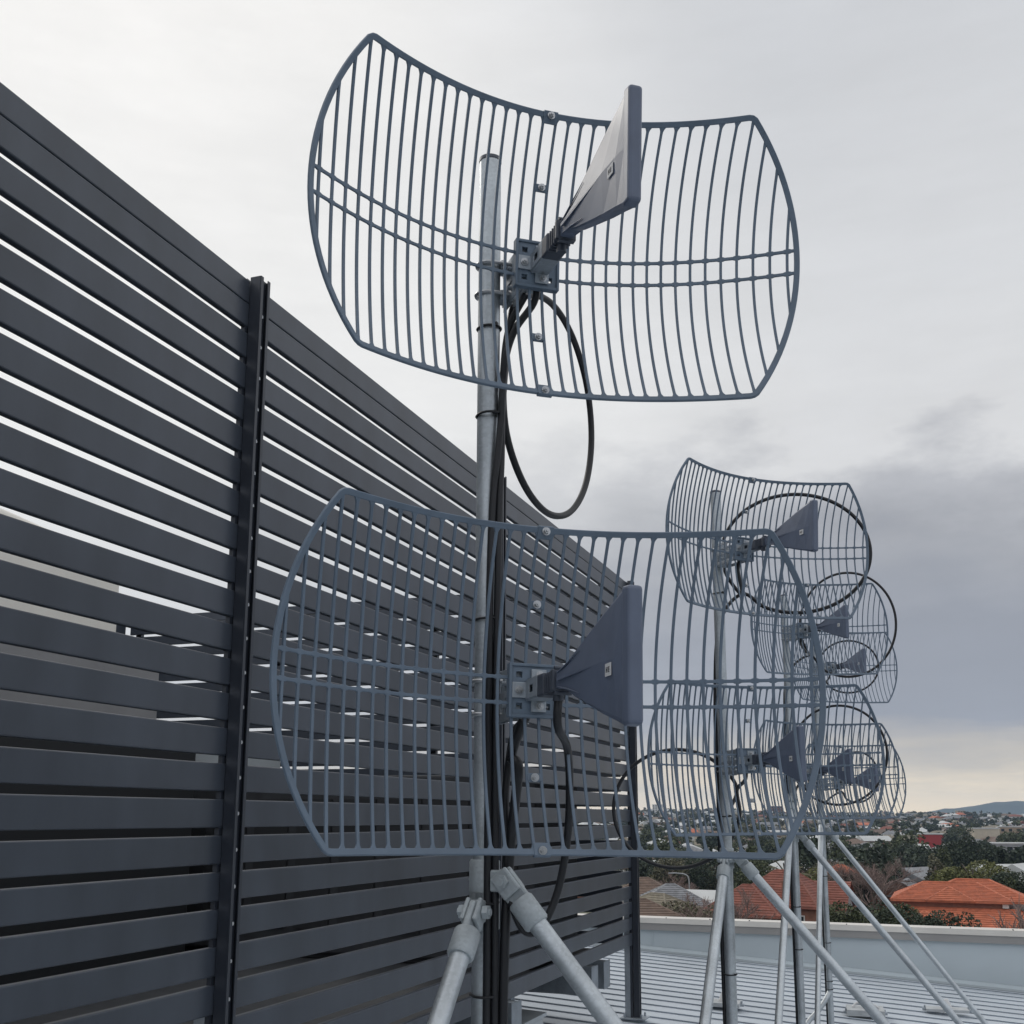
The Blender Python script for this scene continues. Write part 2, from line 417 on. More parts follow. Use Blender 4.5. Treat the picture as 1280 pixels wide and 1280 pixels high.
ants = [(0, (-.7001, 2.0460, 1.1498), 142.43, -3.54, -.0019, 'large blue grey grid antenna high on the nearest mast against white sky', 0),
        (0, (-.6883, 1.9872, .2360), 143.93, .15, -.0139, 'large blue grey grid antenna low on the nearest mast in front of the slats', 0),
        (1, (-.667, 4.772, 1.161), 138.5, -1.9, -.0199, 'upper grid antenna on the second mast with a big black cable loop behind', 0),
        (1, (-.669, 4.699, .232), 149.0, .3, .0089, 'lower grid antenna on the second mast seen through the near antenna bars', 0),
        (2, (-.665, 7.489, 1.231), 144.1, -2.6, .0266, 'upper grid antenna on the third mast partly behind the second mast antenna', 0),
        (2, (-.656, 7.449, .292), 147.5, 1.8, -.005, 'lower grid antenna on the third mast above the suburb skyline', 0),
        (3, (-.650, 9.759, 1.265), 145.1, -.8, -.0048, 'small upper grid antenna on the farthest mast reaching furthest into grey cloud', 0),
        (3, (-.631, 9.759, .288), 142.0, 2.5, .0148, 'small lower grid antenna on the farthest mast just above the horizon', 0)]
for (k, c, az, el, rl, lab, _) in ants:
    dx, dy = POLES[k][0]-c[0], POLES[k][1]-c[1]; a_ = R(az)
    antenna(c, az, el, rl, -(dx*math.sin(a_)+dy*math.cos(a_)), -dx*math.cos(a_)+dy*math.sin(a_), lab)

# ------------------------------------------------------------------ roof, parapet, host building
SL = .061
def roof_z(x): return -1.86-SL*(x+2.6)
PY = 15.3
def build_host():
    b = thing('office_building', 'flat roofed building with pale ribbed metal roof sheet and blue grey parapet', 'building', (0, 6, -13))
    # ribbed sheet, ribs along X
    mb = MB(); x0, x1 = -11.5, 9.0; pitch = .31; y = -6.0; prof = []
    while y < PY-.02:
        prof += [(y, 0), (y+pitch-.046, 0), (y+pitch-.058, .012), (y+pitch-.054, .015), (y+pitch-.020, .015), (y+pitch-.004, 0)]
        y += pitch
    prof = [p for p in prof if p[0] < PY]
    vs = []
    for (yy, h) in prof: vs += [(x0, yy-6, roof_z(x0)+h+13), (x1, yy-6, roof_z(x1)+h+13)]
    mb.add(vs, [(2*i, 2*i+1, 2*i+3, 2*i+2) for i in range(len(prof)-1)])
    mb.build('roof_sheet', M['roof'], b)
    tz0, tz1 = onY(800, 1146, PY).z, onY(1280, 1164, PY).z
    tz = (tz0+tz1)/2+13
    mb = MB()
    mb.box(((x0+x1)/2, PY+.10-6, tz-1.0), (x1-x0, .18, 1.96))
    o = mb.build('parapet', M['parapet'], b)
    mb = MB()
    for x in (-3.55, -1.2, 1.2, 3.6): mb.box((x, PY+.006-6, tz-.6), (.012, .008, 1.1))
    mb.build('parapet_seam', M['parapet'], o)
    mb = MB(); mb.box(((x0+x1)/2, PY-.07-6, roof_z(1)+13+.04-.02), (1, 1, 1)); mb = MB()   # apron flashing along the foot
    vs = [(x0, PY-.09-6, roof_z(x0)+13.030), (x1, PY-.09-6, roof_z(x1)+13.030), (x1, PY+.004-6, roof_z(x1)+13.06), (x0, PY+.004-6, roof_z(x0)+13.06)]
    vs += [(x0, PY-.095-6, roof_z(x0)+13.0), (x1, PY-.095-6, roof_z(x1)+13.0)]; mb.add(vs, [(0, 1, 2, 3), (4, 5, 1, 0)]); mb.build('apron_flashing', M['parapet'], o)
    mb = MB()
    mb.box(((x0+x1)/2, PY+.10-6, tz-.034), (x1-x0, .30, .070))
    co = mb.build('parapet_capping', M['capping'], b)
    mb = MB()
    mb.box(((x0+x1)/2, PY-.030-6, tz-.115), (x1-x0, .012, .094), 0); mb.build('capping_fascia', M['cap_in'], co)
    mb = MB()
    for k in range(14):
        x = -4+k*.62+rnd.uniform(-.1, .1); mb.cyl((x, PY-.02-6+rnd.uniform(0, .1), tz), (x, PY-.02-6, tz+.006), .008, 8)
    mb.build('capping_screw', M['dark'], co)
    mb = MB()
    mb.box(((x0+x1)/2, (PY-6)/2-6+.0, 5.05), (x1-x0-.1, PY+6-.1, 10.1)); mb.build('wall', M['concrete'], b)
    mb = MB()
    for k in range(9): mb.box((-10+k*2.2, PY+.0-6, 7.2), (1.5, .1, 1.4)); mb.box((-10+k*2.2, PY+.0-6, 3.8), (1.5, .1, 1.4))
    mb.build('window', M['glass'], b)
build_host()

# ------------------------------------------------------------------ masts
def mast(i, label):
    X, Y = POLES[i]; zb = roof_z(X)+.0
    tops = [(616, 201), (896, 615), (988, 744), (1030, 783)]
    d = ray(*tops[i]); top = d.z/math.hypot(d.x, d.y)*math.hypot(X, Y)
    if i == 3: top = 1.50
    root = thing('antenna_mast', label, 'mast', (X, Y, zb), group='antenna masts in a row on the roof')
    mb = MB(); r = .02415
    mb.tube([(0, 0, .01), (0, 0, top-zb-.004)], r, 28)
    mb.build('pole', M['galv'], root)
    mb = MB(); mb.tube([(0, 0, top-zb-.006), (0, 0, top-zb+.002), (0, 0, top-zb+.005)], [r+.0012, r+.0012, r*.8], 28); mb.build('pole_cap', M['boom'], root)
    mb = MB(); mb.bbox((0, 0, .045), (.22, .22, .012), .002)
    mb.tube([(0, 0, .05), (0, 0, .12)], r+.007, 20)
    for sx in (-1, 1):
        for sy in (-1, 1): mb.cyl((sx*.085, sy*.085, .05), (sx*.085, sy*.085, .075), .009, 6)
    mb.box((0, 0, .02), (.16, .16, .04))
    mb.build('base_plate', M['zinc'], root)
    o0 = V((X, Y, zb))
    spec = [((634, 1104), (758, 1272), (592, 1143), (548, 1278)),
            ((930, 1080), (1105, 1280), (904, 1093), (881, 1280)),
            ((1003, 1046), (1200, 1280), (986, 1060), (973, 1280)),
            ((1040, 1043), (1232, 1280), (1026, 1045), (1022, 1280))][i]
    for j in range(2):
        a, b = spec[2*j], spec[2*j+1]
        if j == 0:
            A = onY(*a, Y-.02); B = onY(*b, Y-.02)
            side = V((1, 0, 0))
        else:
            A = onX(*a, X); B = onX(*b, X)
            side = V((0, -1, 0))
        dirv = (B-A)
        if j == 0: A = A + dirv*((X+.052-A.x)/dirv.x)
        else: A = A + dirv*((Y-.052-A.y)/dirv.y)
        dirv = (B-A).normalized()
        if j == 1 and i == 3: dirv = V((0, -.62, -.78)).normalized()
        s = (roof_z(A.x+.9)+.06-A.z)/dirv.z
        E_ = A+dirv*s; s = (roof_z(E_.x)+.05-A.z)/dirv.z; E_ = A+dirv*s
        al, el_ = A-o0, E_-o0
        br = MB(); br.tube([al+dirv*.085, el_-dirv*.03], .0215 if i else .0190, 24)
        bo = br.build('brace', M['galv'], root)
        cl = MB()
        cr_ = .0285 if i else .0262; cl.tube([al+dirv*.046, al+dirv*.050, al+dirv*.100, al+dirv*.104], [cr_-.003, cr_, cr_, cr_-.003], 24)   # socket
        px = dirv.cross(V((0, 0, 1))).normalized(); nn = px.cross(dirv)
        rot = Matrix((px, dirv, nn)).transposed()
        cl.bbox(al+dirv*.024, (.014, .072, .046), .005, 0, rot)
        for q in (-1, 1): cl.bbox(al+dirv*.006+px*q*.0125, (.010, .052, .042), .004, 0, rot)
        cl.cyl(al-px*.034, al+px*.034, .0075, 10); cl.tube([al+px*.019, al+px*.030], .014, 6, smooth=False); cl.tube([al-px*.030, al-px*.019], .014, 6, smooth=False)
        cl.build('brace_clamp', M['cast'], bo)
        cc = MB(); zc = al.z
        cc.tube([(0, 0, zc-.04), (0, 0, zc-.036), (0, 0, zc+.036), (0, 0, zc+.04)], [.0275, .0305, .0305, .0275], 26)
        sd = V((al.x, al.y, 0)).normalized()
        cc.bbox(V((0, 0, zc))+sd*.036, (.034, .034, .042), .004)
        cc.cyl(V((0, 0, zc))-sd*.028, V((0, 0, zc))-sd*.038, .006, 8)
        cc.build('collar', M['cast'], root)
        ft = MB(); ft.bbox(el_+V((0, 0, -.03)), (.16, .12, .012), .002); ft.bbox(el_+V((0, 0, 0)), (.05, .012, .07), .003); ft.cyl(el_+V((0, -.03, .005)), el_+V((0, .03, .005)), .008, 8)
        ft.build('brace_foot', M['zinc'], bo)
    ties = [[412, 521, 775, 1127, 1242], [742, 1217, 1020], [1006, 1133, 1186], [1095, 1178, 1226, 1236]][i]
    for ty in ties:
        z = onD(tops[i][0], ty, math.hypot(X, Y)).z-zb
        mb = MB(); pts = []
        toc = V((-X, -Y, 0)).normalized()
        for k in range(24):
            a = 2*math.pi*k/24; q = V((math.cos(a), math.sin(a), 0))
            ext = .0256 + .013*max(0, q.dot(V((.6, -.8, 0))))**2*(1 if i == 0 and ty > 450 else .25)
            pts.append(q*ext+V((0, 0, z+.002*math.sin(a))))
        mb.tube(pts, .0028, 6, closed=True)
        mb.box(V((.03*math.cos(-.7), .03*math.sin(-.7), z+.001)), (.009, .009, .007))
        mb.build('cable_tie', M['cable'], root)
    return root
mast(0, 'nearest galvanised antenna mast with black cables and two thick braces')
mast(1, 'second galvanised antenna mast beyond the near mast, black cable down its right side')
mast(2, 'third galvanised antenna mast, brace in front of the white parapet capping')
mast(3, 'farthest galvanised antenna mast with the thinnest long brace sloping right')

# ------------------------------------------------------------------ cables
def cable(pts, r, label, sub=7, group='black coaxial cables on the masts'):
    mb = MB(); mb.tube(catmull(pts, sub), r, 10)
    return tag(mb.build('coaxial_cable', M['cable']), label, 'cable', group)
def near(i, z, right, front):                 # point beside pole i: right / front as seen from the camera
    X, Y = POLES[i]; d = V((-X, -Y, 0)).normalized(); rt = V((-d.y, d.x, 0))
    return V((X, Y, z))+rt*right+d*front
def hubback(k, y=.04, x=.0, z=-.03):
    kk, c, az, el, rl, _, _ = ants[k]; a = R(az); n = V((math.sin(a), math.cos(a), 0)); U = V((-math.cos(a), math.sin(a), 0))
    return V(c)-n*y+U*x+V((0, 0, z))
CR = .0078
# near mast, upper antenna: from the feed through the hub, down to the pole, one big coil, then down
P0 = [hubback(0, .012, .006, -.03), hubback(0, .025, .004, -.07), near(0, 1.02, .052, .034), near(0, .93, .032, .024)]
ctr = near(0, .0, .024, .014); dv = V((math.sin(R(10)), math.cos(R(10)), 0)); rr = .222
zc = onD(683, 513, 2.45).z
coil = []
for k in range(1, 12):
    a = math.pi + 2*math.pi*k/12*.985
    coil.append(ctr + dv*(rr+rr*math.cos(a)) + V((.004*k/12, 0, zc + rr*1.17*math.sin(a))))
P0 += coil
P0 += [near(0, .78, .024, .030), near(0, .66, .012, .034), near(0, .45, .006, .034), near(0, .15, .006, .032), near(0, -.3, .006, .031), near(0, -1.0, .006, .031), near(0, -1.85, .006, .031)]
cable(P0, CR, 'black cable with a tall oval loop below the top antenna of the near mast')
# near mast, a second upper strap
cable([hubback(0, .03, -.012, -.05), near(0, 1.03, .042, .026), near(0, .90, .030, .022), near(0, .74, .028, .026), near(0, .6, .024, .030), near(0, .2, .020, .030), near(0, -.3, .021, .027), near(0, -1.0, .021, .027), near(0, -1.85, .021, .027)], CR,
      'black cable strapped straight down the near mast beside the oval loop')
# near mast, lower antenna
q = [hubback(1, -.150, .004, -.030), hubback(1, -.138, .007, -.078), onD(709, 935, 2.10), onD(712, 985, 2.18), onD(709, 1050, 2.22), onD(697, 1115, 2.23), onD(676, 1160, 2.22), onD(655, 1163, 2.21), onD(640, 1130, 2.20), near(0, -.12, .046, .012), near(0, .02, .040, .012), near(0, .10, .046, .010), hubback(1, .12, .0, -.07), hubback(1, .04, .0, -.05)]
cable(q, CR, 'black cable hanging in a bend below the lower antenna of the near mast')
cable([hubback(1, .03, -.006, -.05), hubback(1, .10, -.012, -.12), onD(648, 960, 2.17), near(0, -.05, .052, .012), near(0, -.25, .040, .018), near(0, -.6, .036, .018), near(0, -1.1, .036, .018), near(0, -1.85, .036, .018)], .010,
      'thick black cable slanting from the lower hub to the near mast')
def loop(i, k, box, Y, label, a0=.5, r=CR, turns=1.0, dy=.12, tail=True):
    """oval coil seen in the box (x0, y0, x1, y1), hung behind the antenna"""
    x0, y0, x1, y1 = box; pts = [hubback(k, .02, .0, -.04), hubback(k, .06, .01, -.08)]
    n = 16
    for j in range(int(n*turns)+1):
        a = a0*2*math.pi-2*math.pi*j/n
        pts.append(onY((x0+x1)/2+(x1-x0)/2*math.cos(a), (y0+y1)/2-(y1-y0)/2*math.sin(a), Y+dy*j/n*.3))
    zt = pts[-1].z
    pts += [near(i, zt-.15, .0, -.036), near(i, zt-.5, -.030, -.018), near(i, zt-1.0, -.030, -.012), near(i, roof_z(-.8)+.1, -.030, -.012)]
    return cable(pts, r, label)
loop(1, 2, (902, 618, 1088, 766), 5.02, 'black cable in a wide round loop behind the upper antenna of the second mast', .62, .0085)
loop(1, 3, (767, 937, 925, 1085), 5.02, 'black cable in a round loop hanging left of the second mast over the slats', .05, .0085)
loop(2, 4, (1000, 716, 1120, 846), 7.80, 'black cable loop behind the upper antenna of the third mast', .60, .0085)
loop(2, 5, (988, 882, 1109, 1006), 7.80, 'black cable loop behind the lower antenna of the third mast', .60, .0085)
loop(3, 6, (1023, 801, 1098, 866), 10.1, 'thin black cable loop behind the upper antenna of the farthest mast', .60, .0085)
loop(3, 7, (1045, 940, 1098, 1003), 10.1, 'thin black cable loop behind the lower antenna of the farthest mast', .60, .0085)

# ------------------------------------------------------------------ slatted screens
LF = 2.6; PITCHS = .1415; SH = .110; ST = .031; ZT = 2.042; YE = 10.42
POSTY = [-2.30, .76, 3.80, 6.78, 10.43]
def slat_rows(mb, a, b, axis, off, mi=0, wob=0):
    rows = [(2.180, .104), (2.071, .1055)] + [(ZT-PITCHS*k-SH, SH) for k in range(23)]
    for (z, h) in rows:
        L = b-a; c = (a+b)/2
        size = (ST, L, h) if axis == 'Y' else (L, ST, h)
        ctr = (off, c, z+h/2) if axis == 'Y' else (c, off, z+h/2)
        mb.bbox(ctr, size, .0052, mi)
def post(mb, x, y, z0, z1, axis='Y', s=1):
    w, d, t = .070, .050, .004
    h = z1-z0; zc = (z0+z1)/2
    if axis == 'Y':
        mb.box((x+d*.5*s, y-w/2, zc), (d, t, h)); mb.box((x+d*.5*s, y+w/2, zc), (d, t, h)); mb.box((x+d*.70*s, y, zc), (t, w-t-.002, h-.004))
        for q in (-1, 1): mb.box((x+d*s+.0021*s, y+q*(w/2-.009), zc), (t, .018, h))
        mb.box((x-.018*s, y, zc), (.020, .10, h-.02))
    else:
        mb.box((x-w/2, y+d*.5*s, zc), (t, d, h)); mb.box((x+w/2, y+d*.5*s, zc), (t, d, h)); mb.box((x, y+d*.70*s, zc), (w-t-.002, t, h-.004))
def screen_along():
    root = thing('slat_screen', 'tall charcoal horizontal slat screen running along the left of the masts', 'slat screen', (-LF, 4, roof_z(-LF)))
    o0 = V((-LF, 4, roof_z(-LF)))
    for a, b in zip(POSTY[:-1], POSTY[1:]):
        mb = MB(); slat_rows(mb, a+.012-4, b-.012-4, 'Y', -ST/2-.001)
        o = mb.build('slat_panel', M['slat'], root, loc=(0, 0, -o0.z))
    for y in POSTY:
        mb = MB(); post(mb, .002, y-4, 0, 2.300-o0.z, 'Y', 1)
        p = mb.build('post', M['post'], root)
        mb = MB()
        for k in range(-1, 24):
            z = ZT-PITCHS*k-SH*.5-o0.z
            mb.tube([(.002+.035+.002, y-4+.006, z), (.002+.035+.0055, y-4+.006, z)], .0075, 8, smooth=False)
        mb.build('screw', M['screw'], p)
        mb = MB(); mb.bbox((-.05, y-4, .55), (.06, .09, 1.1), .002); mb.build('stub_leg', M['zinc'], p)
        mb = MB(); mb.bbox((0, y-4, .03), (.24, .20, .012), .002)
        for q in (-1, 1):
            for s in (-1, 1): mb.cyl((q*.08, y-4+s*.07, .03), (q*.08, y-4+s*.07, .07), .010, 6)
        mb.build('foot_plate', M['zinc'], p)
    return root
screen_along()
def screen_cross(y, x0, x1, label, posts):
    zb = roof_z((x0+x1)/2)
    root = thing('slat_screen', label, 'slat screen', ((x0+x1)/2, y, zb)); cx = (x0+x1)/2
    mb = MB(); slat_rows(mb, x0-cx, x1-cx, 'X', 0); mb.build('slat_panel', M['slat'], root, loc=(0, 0, -zb))
    for x in posts:
        mb = MB(); post(mb, x-cx, .016, 0, 2.29-zb, 'X', 1); mb.build('post', M['post'], root)
screen_cross(YE, -8.6, -2.70, 'charcoal slat screen closing the far end of the plant enclosure', [-8.5, -6.6, -4.7])
def screen_back():
    x = -8.65; zb = roof_z(x)
    root = thing('slat_screen', 'charcoal slat screen along the hidden back of the plant enclosure', 'slat screen', (x, 4, zb))
    mb = MB(); slat_rows(mb, -6.2, YE-4-.05, 'Y', 0); mb.build('slat_panel', M['slat'], root, loc=(0, 0, -zb))
    for y in (-2, 1, 4, 7, 10):
        mb = MB(); post(mb, -.016, y-4, 0, 2.29-zb, 'Y', -1); mb.build('post', M['post'], root)
screen_back()
# platform inside the enclosure
def platform():
    root = thing('plant_platform', 'raised plant platform on galvanised joists behind the slat screen', 'platform', (-5.6, 4, roof_z(-5.6)))
    o0 = V(root.location)
    mb = MB(); mb.box((0, -.05, -1.235-o0.z), (5.5, 12.6, .05)); mb.build('deck', M['deck'], root)
    mb = MB(); mb.box((0, 0, 0), (1, 1, 1)); mb = MB()
    for y in (-2.0, .2, 2.4, 4.6, 7.15, 7.55, 9.55, 9.95):
        j = MB(); zc = -1.40-o0.z; L = 5.3
        j.bbox((.20, y-4, zc), (L, .008, .24), .002); j.bbox((.20, y-4+.035, zc+.118), (L, .075, .008), .002); j.bbox((.20, y-4+.035, zc-.118), (L, .075, .008), .002)
        j.bbox((.20+L/2, y-4+.06, zc), (.010, .20, .235), .002)
        j.build('joist', M['zinc'], root)
    for y in (-1, 3.3, 6.2, 9.2):
        for x in (-2.4, 2.2):
            mb = MB(); h = -1.52-roof_z(-5.6+x); mb.bbox((x, y-4, (roof_z(-5.6+x)-o0.z)+h/2), (.09, .09, h), .002); mb.build('leg', M['zinc'], root)
platform()
def duct():
    root = thing('roof_upstand', 'low pale grey sheet metal upstand under the slat screen', 'upstand', (-3.25, 6.6, roof_z(-3.25)))
    mb = MB(); vs = []
    for y in (-2.2, 2.0):
        vs += [(-.45, y, 0), (.42, y, 0), (.36, y, .26), (-.45, y, .30)]
    mb.add(vs, [(0, 1, 5, 4), (1, 2, 6, 5), (2, 3, 7, 6), (3, 0, 4, 7), (0, 3, 2, 1), (4, 5, 6, 7)])
    mb.build('casing', M['upst'], root)
    mb = MB(); mb.box((-.05, -.1, .305), (.86, 4.3, .03), 0, Matrix.Rotation(.049, 3, 'Y')); mb.build('lid', M['upst'], root)
duct()
# plant seen in slivers through the gaps
def unit():
    root = thing('air_unit', 'cream air handling cabinet seen in slivers through the slat gaps', 'air unit', (-7.2, 4.0, -1.21))
    zt, zm = onX(50, 680, -6.3).z+1.21, onX(50, 775, -6.3).z+1.21
    ye = onX(151, 720, -6.3).y-4.0; ye2 = onX(201, 830, -6.3).y-4.0
    mb = MB(); mb.bbox((0, ye-3, (zt+zm)/2), (1.8, 6.0, zt-zm), .02); mb.build('cabinet', M['cream'], root)
    zl = onX(50, 925, -6.3).z+1.21
    mb = MB(); mb.bbox((.0, ye2-3.2, (zm+zl)/2), (1.796, 6.4, zm-zl-.01), .02); mb.build('base', M['unit'], root)
    mb = MB(); mb.bbox((.35, ye2-3.2, zl/2), (1.9, 6.5, zl-.01), .02); mb.build('shade_block', M['dark'], root)  # near-black block stands in for the legs and shade under the unit
    mb = MB()
    for k in range(4): mb.cyl((.2, ye-.8-k*1.2, zt), (.2, ye-.8-k*1.2, zt+.07), .38, 24)
    mb.build('fan_ring', M['unit'], root)
    mb = MB(); mb.tube(catmull([(.6, ye-2.2, zt), (.6, ye-2.2, zt+.2), (.6, ye-1.9, zt+.27), (.6, ye-1.2, zt+.24), (.6, ye-.5, zt+.18)]), .05, 12); mb.build('pipe', M['cream'], root)
unit()
def chiller():
    root = thing('chiller', 'long dark plant casing low behind the slats near the far end', 'chiller', (-5.6, 9.2, -1.21))
    mb = MB(); mb.bbox((0, 0, .80), (5.3, 1.2, 1.50), .02); mb.build('casing', M['deck'], root)
    mb = MB()
    for k in range(12): mb.box((-2.4+k*.43, -.61, .8), (.34, .02, 1.1))
    mb.build('louvre', M['dark'], root)
    mb = MB(); mb.bbox((0, 0, .03), (5.2, 1.1, .06), .01); mb.build('base', M['dark'], root)
chiller()
def duct_box():
    root = thing('duct', 'pale grey sheet metal duct lying on the dark plant casing', 'duct', (-6.8, 9.2, .355))
    mb = MB(); mb.bbox((0, 0, .17), (1.7, .7, .33), .01); mb.build('casing', M['upst'], root)
    mb = MB()
    for x in (-.6, .1, .7): mb.bbox((x, 0, .17), (.03, .74, .36), .004)
    mb.build('flange', M['zinc'], root)
duct_box()
def hoses():
    mb = MB(); zh = onX(50, 931, -6.05).z
    for k in range(13):
        y = 2.6+k*.42
        mb.tube(catmull([(-6.05+rnd.uniform(-.06, .06), y, zh), (-6.07, y+.22, zh+.06+.05*(k % 3)), (-6.1, y+.45, zh+.01)]), .045, 10)
    tag(mb.build('hose_bundle', M['dark']), 'bundle of dark lagged hoses lying on the dark block behind the slats', 'hoses')
hoses()
# small roof fittings
def roof_plate(px, py, w, d, rz, label, h=.03, top='cone'):
    dd = ray(px, py); s = -1.86-SL*2.6; k = s/(dd.z+SL*dd.x); p = dd*k
    root = thing('roof_fixing', label, 'roof fixing', (p.x, p.y, roof_z(p.x)+.034), rz)
    mb = MB(); mb.bbox((0, 0, h/2), (w, d, h), .004); mb.build('plate', M['plate'], root)
    mb = MB()
    if top == 'cone': mb.tube([(0, 0, h), (0, 0, h+.02), (0, 0, h+.09)], [.055, .05, .02], 14)
    else: mb.tube([(x, y, h+z) for x, y, z in catmull([(-.12, 0, .0), (-.08, .02, .04), (.0, 0, .05), (.09, -.03, .03), (.13, 0, .0)])], .012, 8)
    mb.build('fitting', M['sticker'], root)
    mb = MB()
    for sx in (-1, 1): mb.bbox((sx*w*.52, 0, .012), (.05, .05, .024), .004); mb.cyl((sx*w*.52, 0, .02), (sx*w*.52, 0, .05), .01, 6)
    mb.build('clip', M['zinc'], root)
roof_plate(1184, 1268, .42, .20, .1, 'grey anchor plate with white cone between the two right braces')
roof_plate(1082, 1272, .36, .34, .1, 'square grey anchor plate with looped white cord beside the long brace', .06, 'cord')
roof_plate(905, 1261, .34, .26, .0, 'grey anchor plate on the ribbed roof behind the second mast', .04, 'cone')
mb = MB(); p0 = onY(1038, 1236, 10.0)
mb.tube(catmull([p0, onY(1034, 1246, 9.95), onY(1024, 1262, 9.9), onY(1010, 1278, 9.85), V((-1.12, 9.7, roof_z(-1.1)+.06)), V((-1.6, 9.6, roof_z(-1.6)+.05))]), .020, 10)
tag(mb.build('conduit', M['galv']), 'pale flexible conduit curving off the foot of the farthest mast', 'conduit')

# ------------------------------------------------------------------ ground, hills, suburb
def lerp(a, b, t): return a+(b-a)*t
KN = [(0, -13.2), (150, -13.8), (260, -17), (420, -18), (650, -14.5), (1000, -9), (1500, -3), (2100, -.5), (2600, -4), (7000, -14)]
def ground_z(x, y):
    d = math.hypot(x, y); az = math.degrees(math.atan2(x, y))
    z = KN[-1][1]
    for (a, za), (b, zb_) in zip(KN[:-1], KN[1:]):
        if d < b:
            t = (d-a)/(b-a); t = t*t*(3-2*t); z = lerp(za, zb_, t); break
    k = min(max((d-500)/1500, 0), 1)*(1 if d < 2600 else max(0, 1-(d-2600)/1500))
    z += k*(5.5*min(max((-az+2)/14, -.2), 1.3)) + k*2.2*math.sin(az*.55+d*.004)+k*1.2*math.sin(x*.011+1)*math.cos(y*.009)
    return z
def make_ground():
    mb = MB(); rs = [0, 20, 40, 70, 100, 140, 180, 220, 270, 320, 380, 450, 530, 620, 720, 830, 960, 1100, 1250, 1400, 1600, 1800, 2000, 2200, 2500, 2900, 3500, 4300, 5200, 6000, 6500]
    n = 180; vs = []
    for r in rs:
        for j in range(n):
            a = 2*math.pi*j/n; x, y = r*math.sin(a), r*math.cos(a); vs.append((x, y, ground_z(x, y)))
    fs = [(i*n+j, i*n+(j+1) % n, (i+1)*n+(j+1) % n, (i+1)*n+j) for i in range(len(rs)-1) for j in range(n)]
    mb.add(vs, fs, 0, True)
    m, nt, p = new_mat('ground_mix'); L = nt.links
    tc = nt.nodes.new('ShaderNodeTexCoord'); n1 = nt.nodes.new('ShaderNodeTexNoise'); n1.inputs['Scale'].default_value = .035; n1.inputs['Detail'].default_value = 8
    L.new(tc.outputs['Object'], n1.inputs['Vector'])
    cr = nt.nodes.new('ShaderNodeValToRGB'); e = cr.color_ramp.elements
    e[0].position = .35; e[0].color = (.035, .045, .022, 1); e[1].position = .68; e[1].color = (.15, .13, .10, 1)
    q = cr.color_ramp.elements.new(.5); q.color = (.065, .072, .035, 1)
    L.new(n1.outputs['Fac'], cr.inputs[0]); L.new(cr.outputs[0], p.inputs['Base Color']); p.inputs['Roughness'].default_value = .9
    tag(mb.build('ground', m), kind='structure')
make_ground()
def make_hills():
    mb = MB(); D0 = 5600; vs = []; cols = 90
    for i in range(cols+1):
        az = -14+i*40/cols
        # profile read along the skyline
        px = az+YAW*180/math.pi
        t = (az+1.4)/7.0
        h = 0
        if az > -1.4: h = 118*(1-math.exp(-((az+1.4)/5.2)**1.15))
        h += (3.5*math.sin(az*2.3)+2*math.sin(az*6.1+1))*min(max(az-.2, 0), 1)
        h = max(h, 0)
        h2 = h-2
        for (dd, k) in ((-500, -.25), (-300, .25), (-120, .75), (0, 1.0), (300, .6), (900, -.2)):
            r = D0+dd+60*math.sin(i*1.7)*(1 if k < 1 else 0); a = R(az)
            z = -14 + (h2+14)*max(k, 0) if k > 0 else -16
            z += 3*math.sin(i*2.3+dd)*(k if 0 < k < 1 else 0)
            vs.append((r*math.sin(a), r*math.cos(a), z))
    mb.add(vs, [(i*6+j, (i+1)*6+j, (i+1)*6+j+1, i*6+j+1) for i in range(cols) for j in range(5)], 0, True)
    tag(mb.build('hills', M['hill']), kind='structure')
make_hills()

# houses ----------------------------------------------------------------
def courses(mb, lo0, lo1, hi0, hi1, n, mi=0, step=.085):
    """tile courses on one roof slope: eave edge lo0-lo1, top edge hi0-hi1, each course stepping over the next"""
    lo0, lo1, hi0, hi1 = V(lo0), V(lo1), V(hi0), V(hi1); up = V((0, 0, step))
    for k in range(n):
        a, b = k/n, (k+1)/n
        p0, p1 = lo0.lerp(hi0, a), lo1.lerp(hi1, a); q0, q1 = lo0.lerp(hi0, b), lo1.lerp(hi1, b)
        mb.add([p0+up, p1+up, q1, q0, p0-up*.3, p1-up*.3], [(0, 1, 2, 3), (4, 5, 1, 0)], mi)
def hip_roof(mb, w, d, z, h, ov=.45, mi=0, gable=False, ridge=None, tiles=False):
    a, b = w/2+ov, d/2+ov
    rl = ridge if ridge is not None else max(a-b, .4)
    if gable: rl = a
    vs = [(-a, -b, z), (a, -b, z), (a, b, z), (-a, b, z), (-rl, 0, z+h), (rl, 0, z+h)]
    if tiles:
        n = max(4, int(math.hypot(b, h)/.36))
        courses(mb, vs[0], vs[1], vs[4], vs[5], n, mi); courses(mb, vs[2], vs[3], vs[5], vs[4], n, mi)
        if not gable: courses(mb, vs[1], vs[2], vs[5], vs[5], n, mi); courses(mb, vs[3], vs[0], vs[4], vs[4], n, mi)
    else: mb.add(vs, [(0, 1, 5, 4), (1, 2, 5), (2, 3, 4, 5), (3, 0, 4)], mi)
    mb.add([(x, y, z-.18) for x, y, _ in vs[:4]]+vs[:4], [(0, 1, 2, 3)[::-1], (0, 1, 5, 4), (1, 2, 6, 5), (2, 3, 7, 6), (3, 0, 4, 7)], mi)
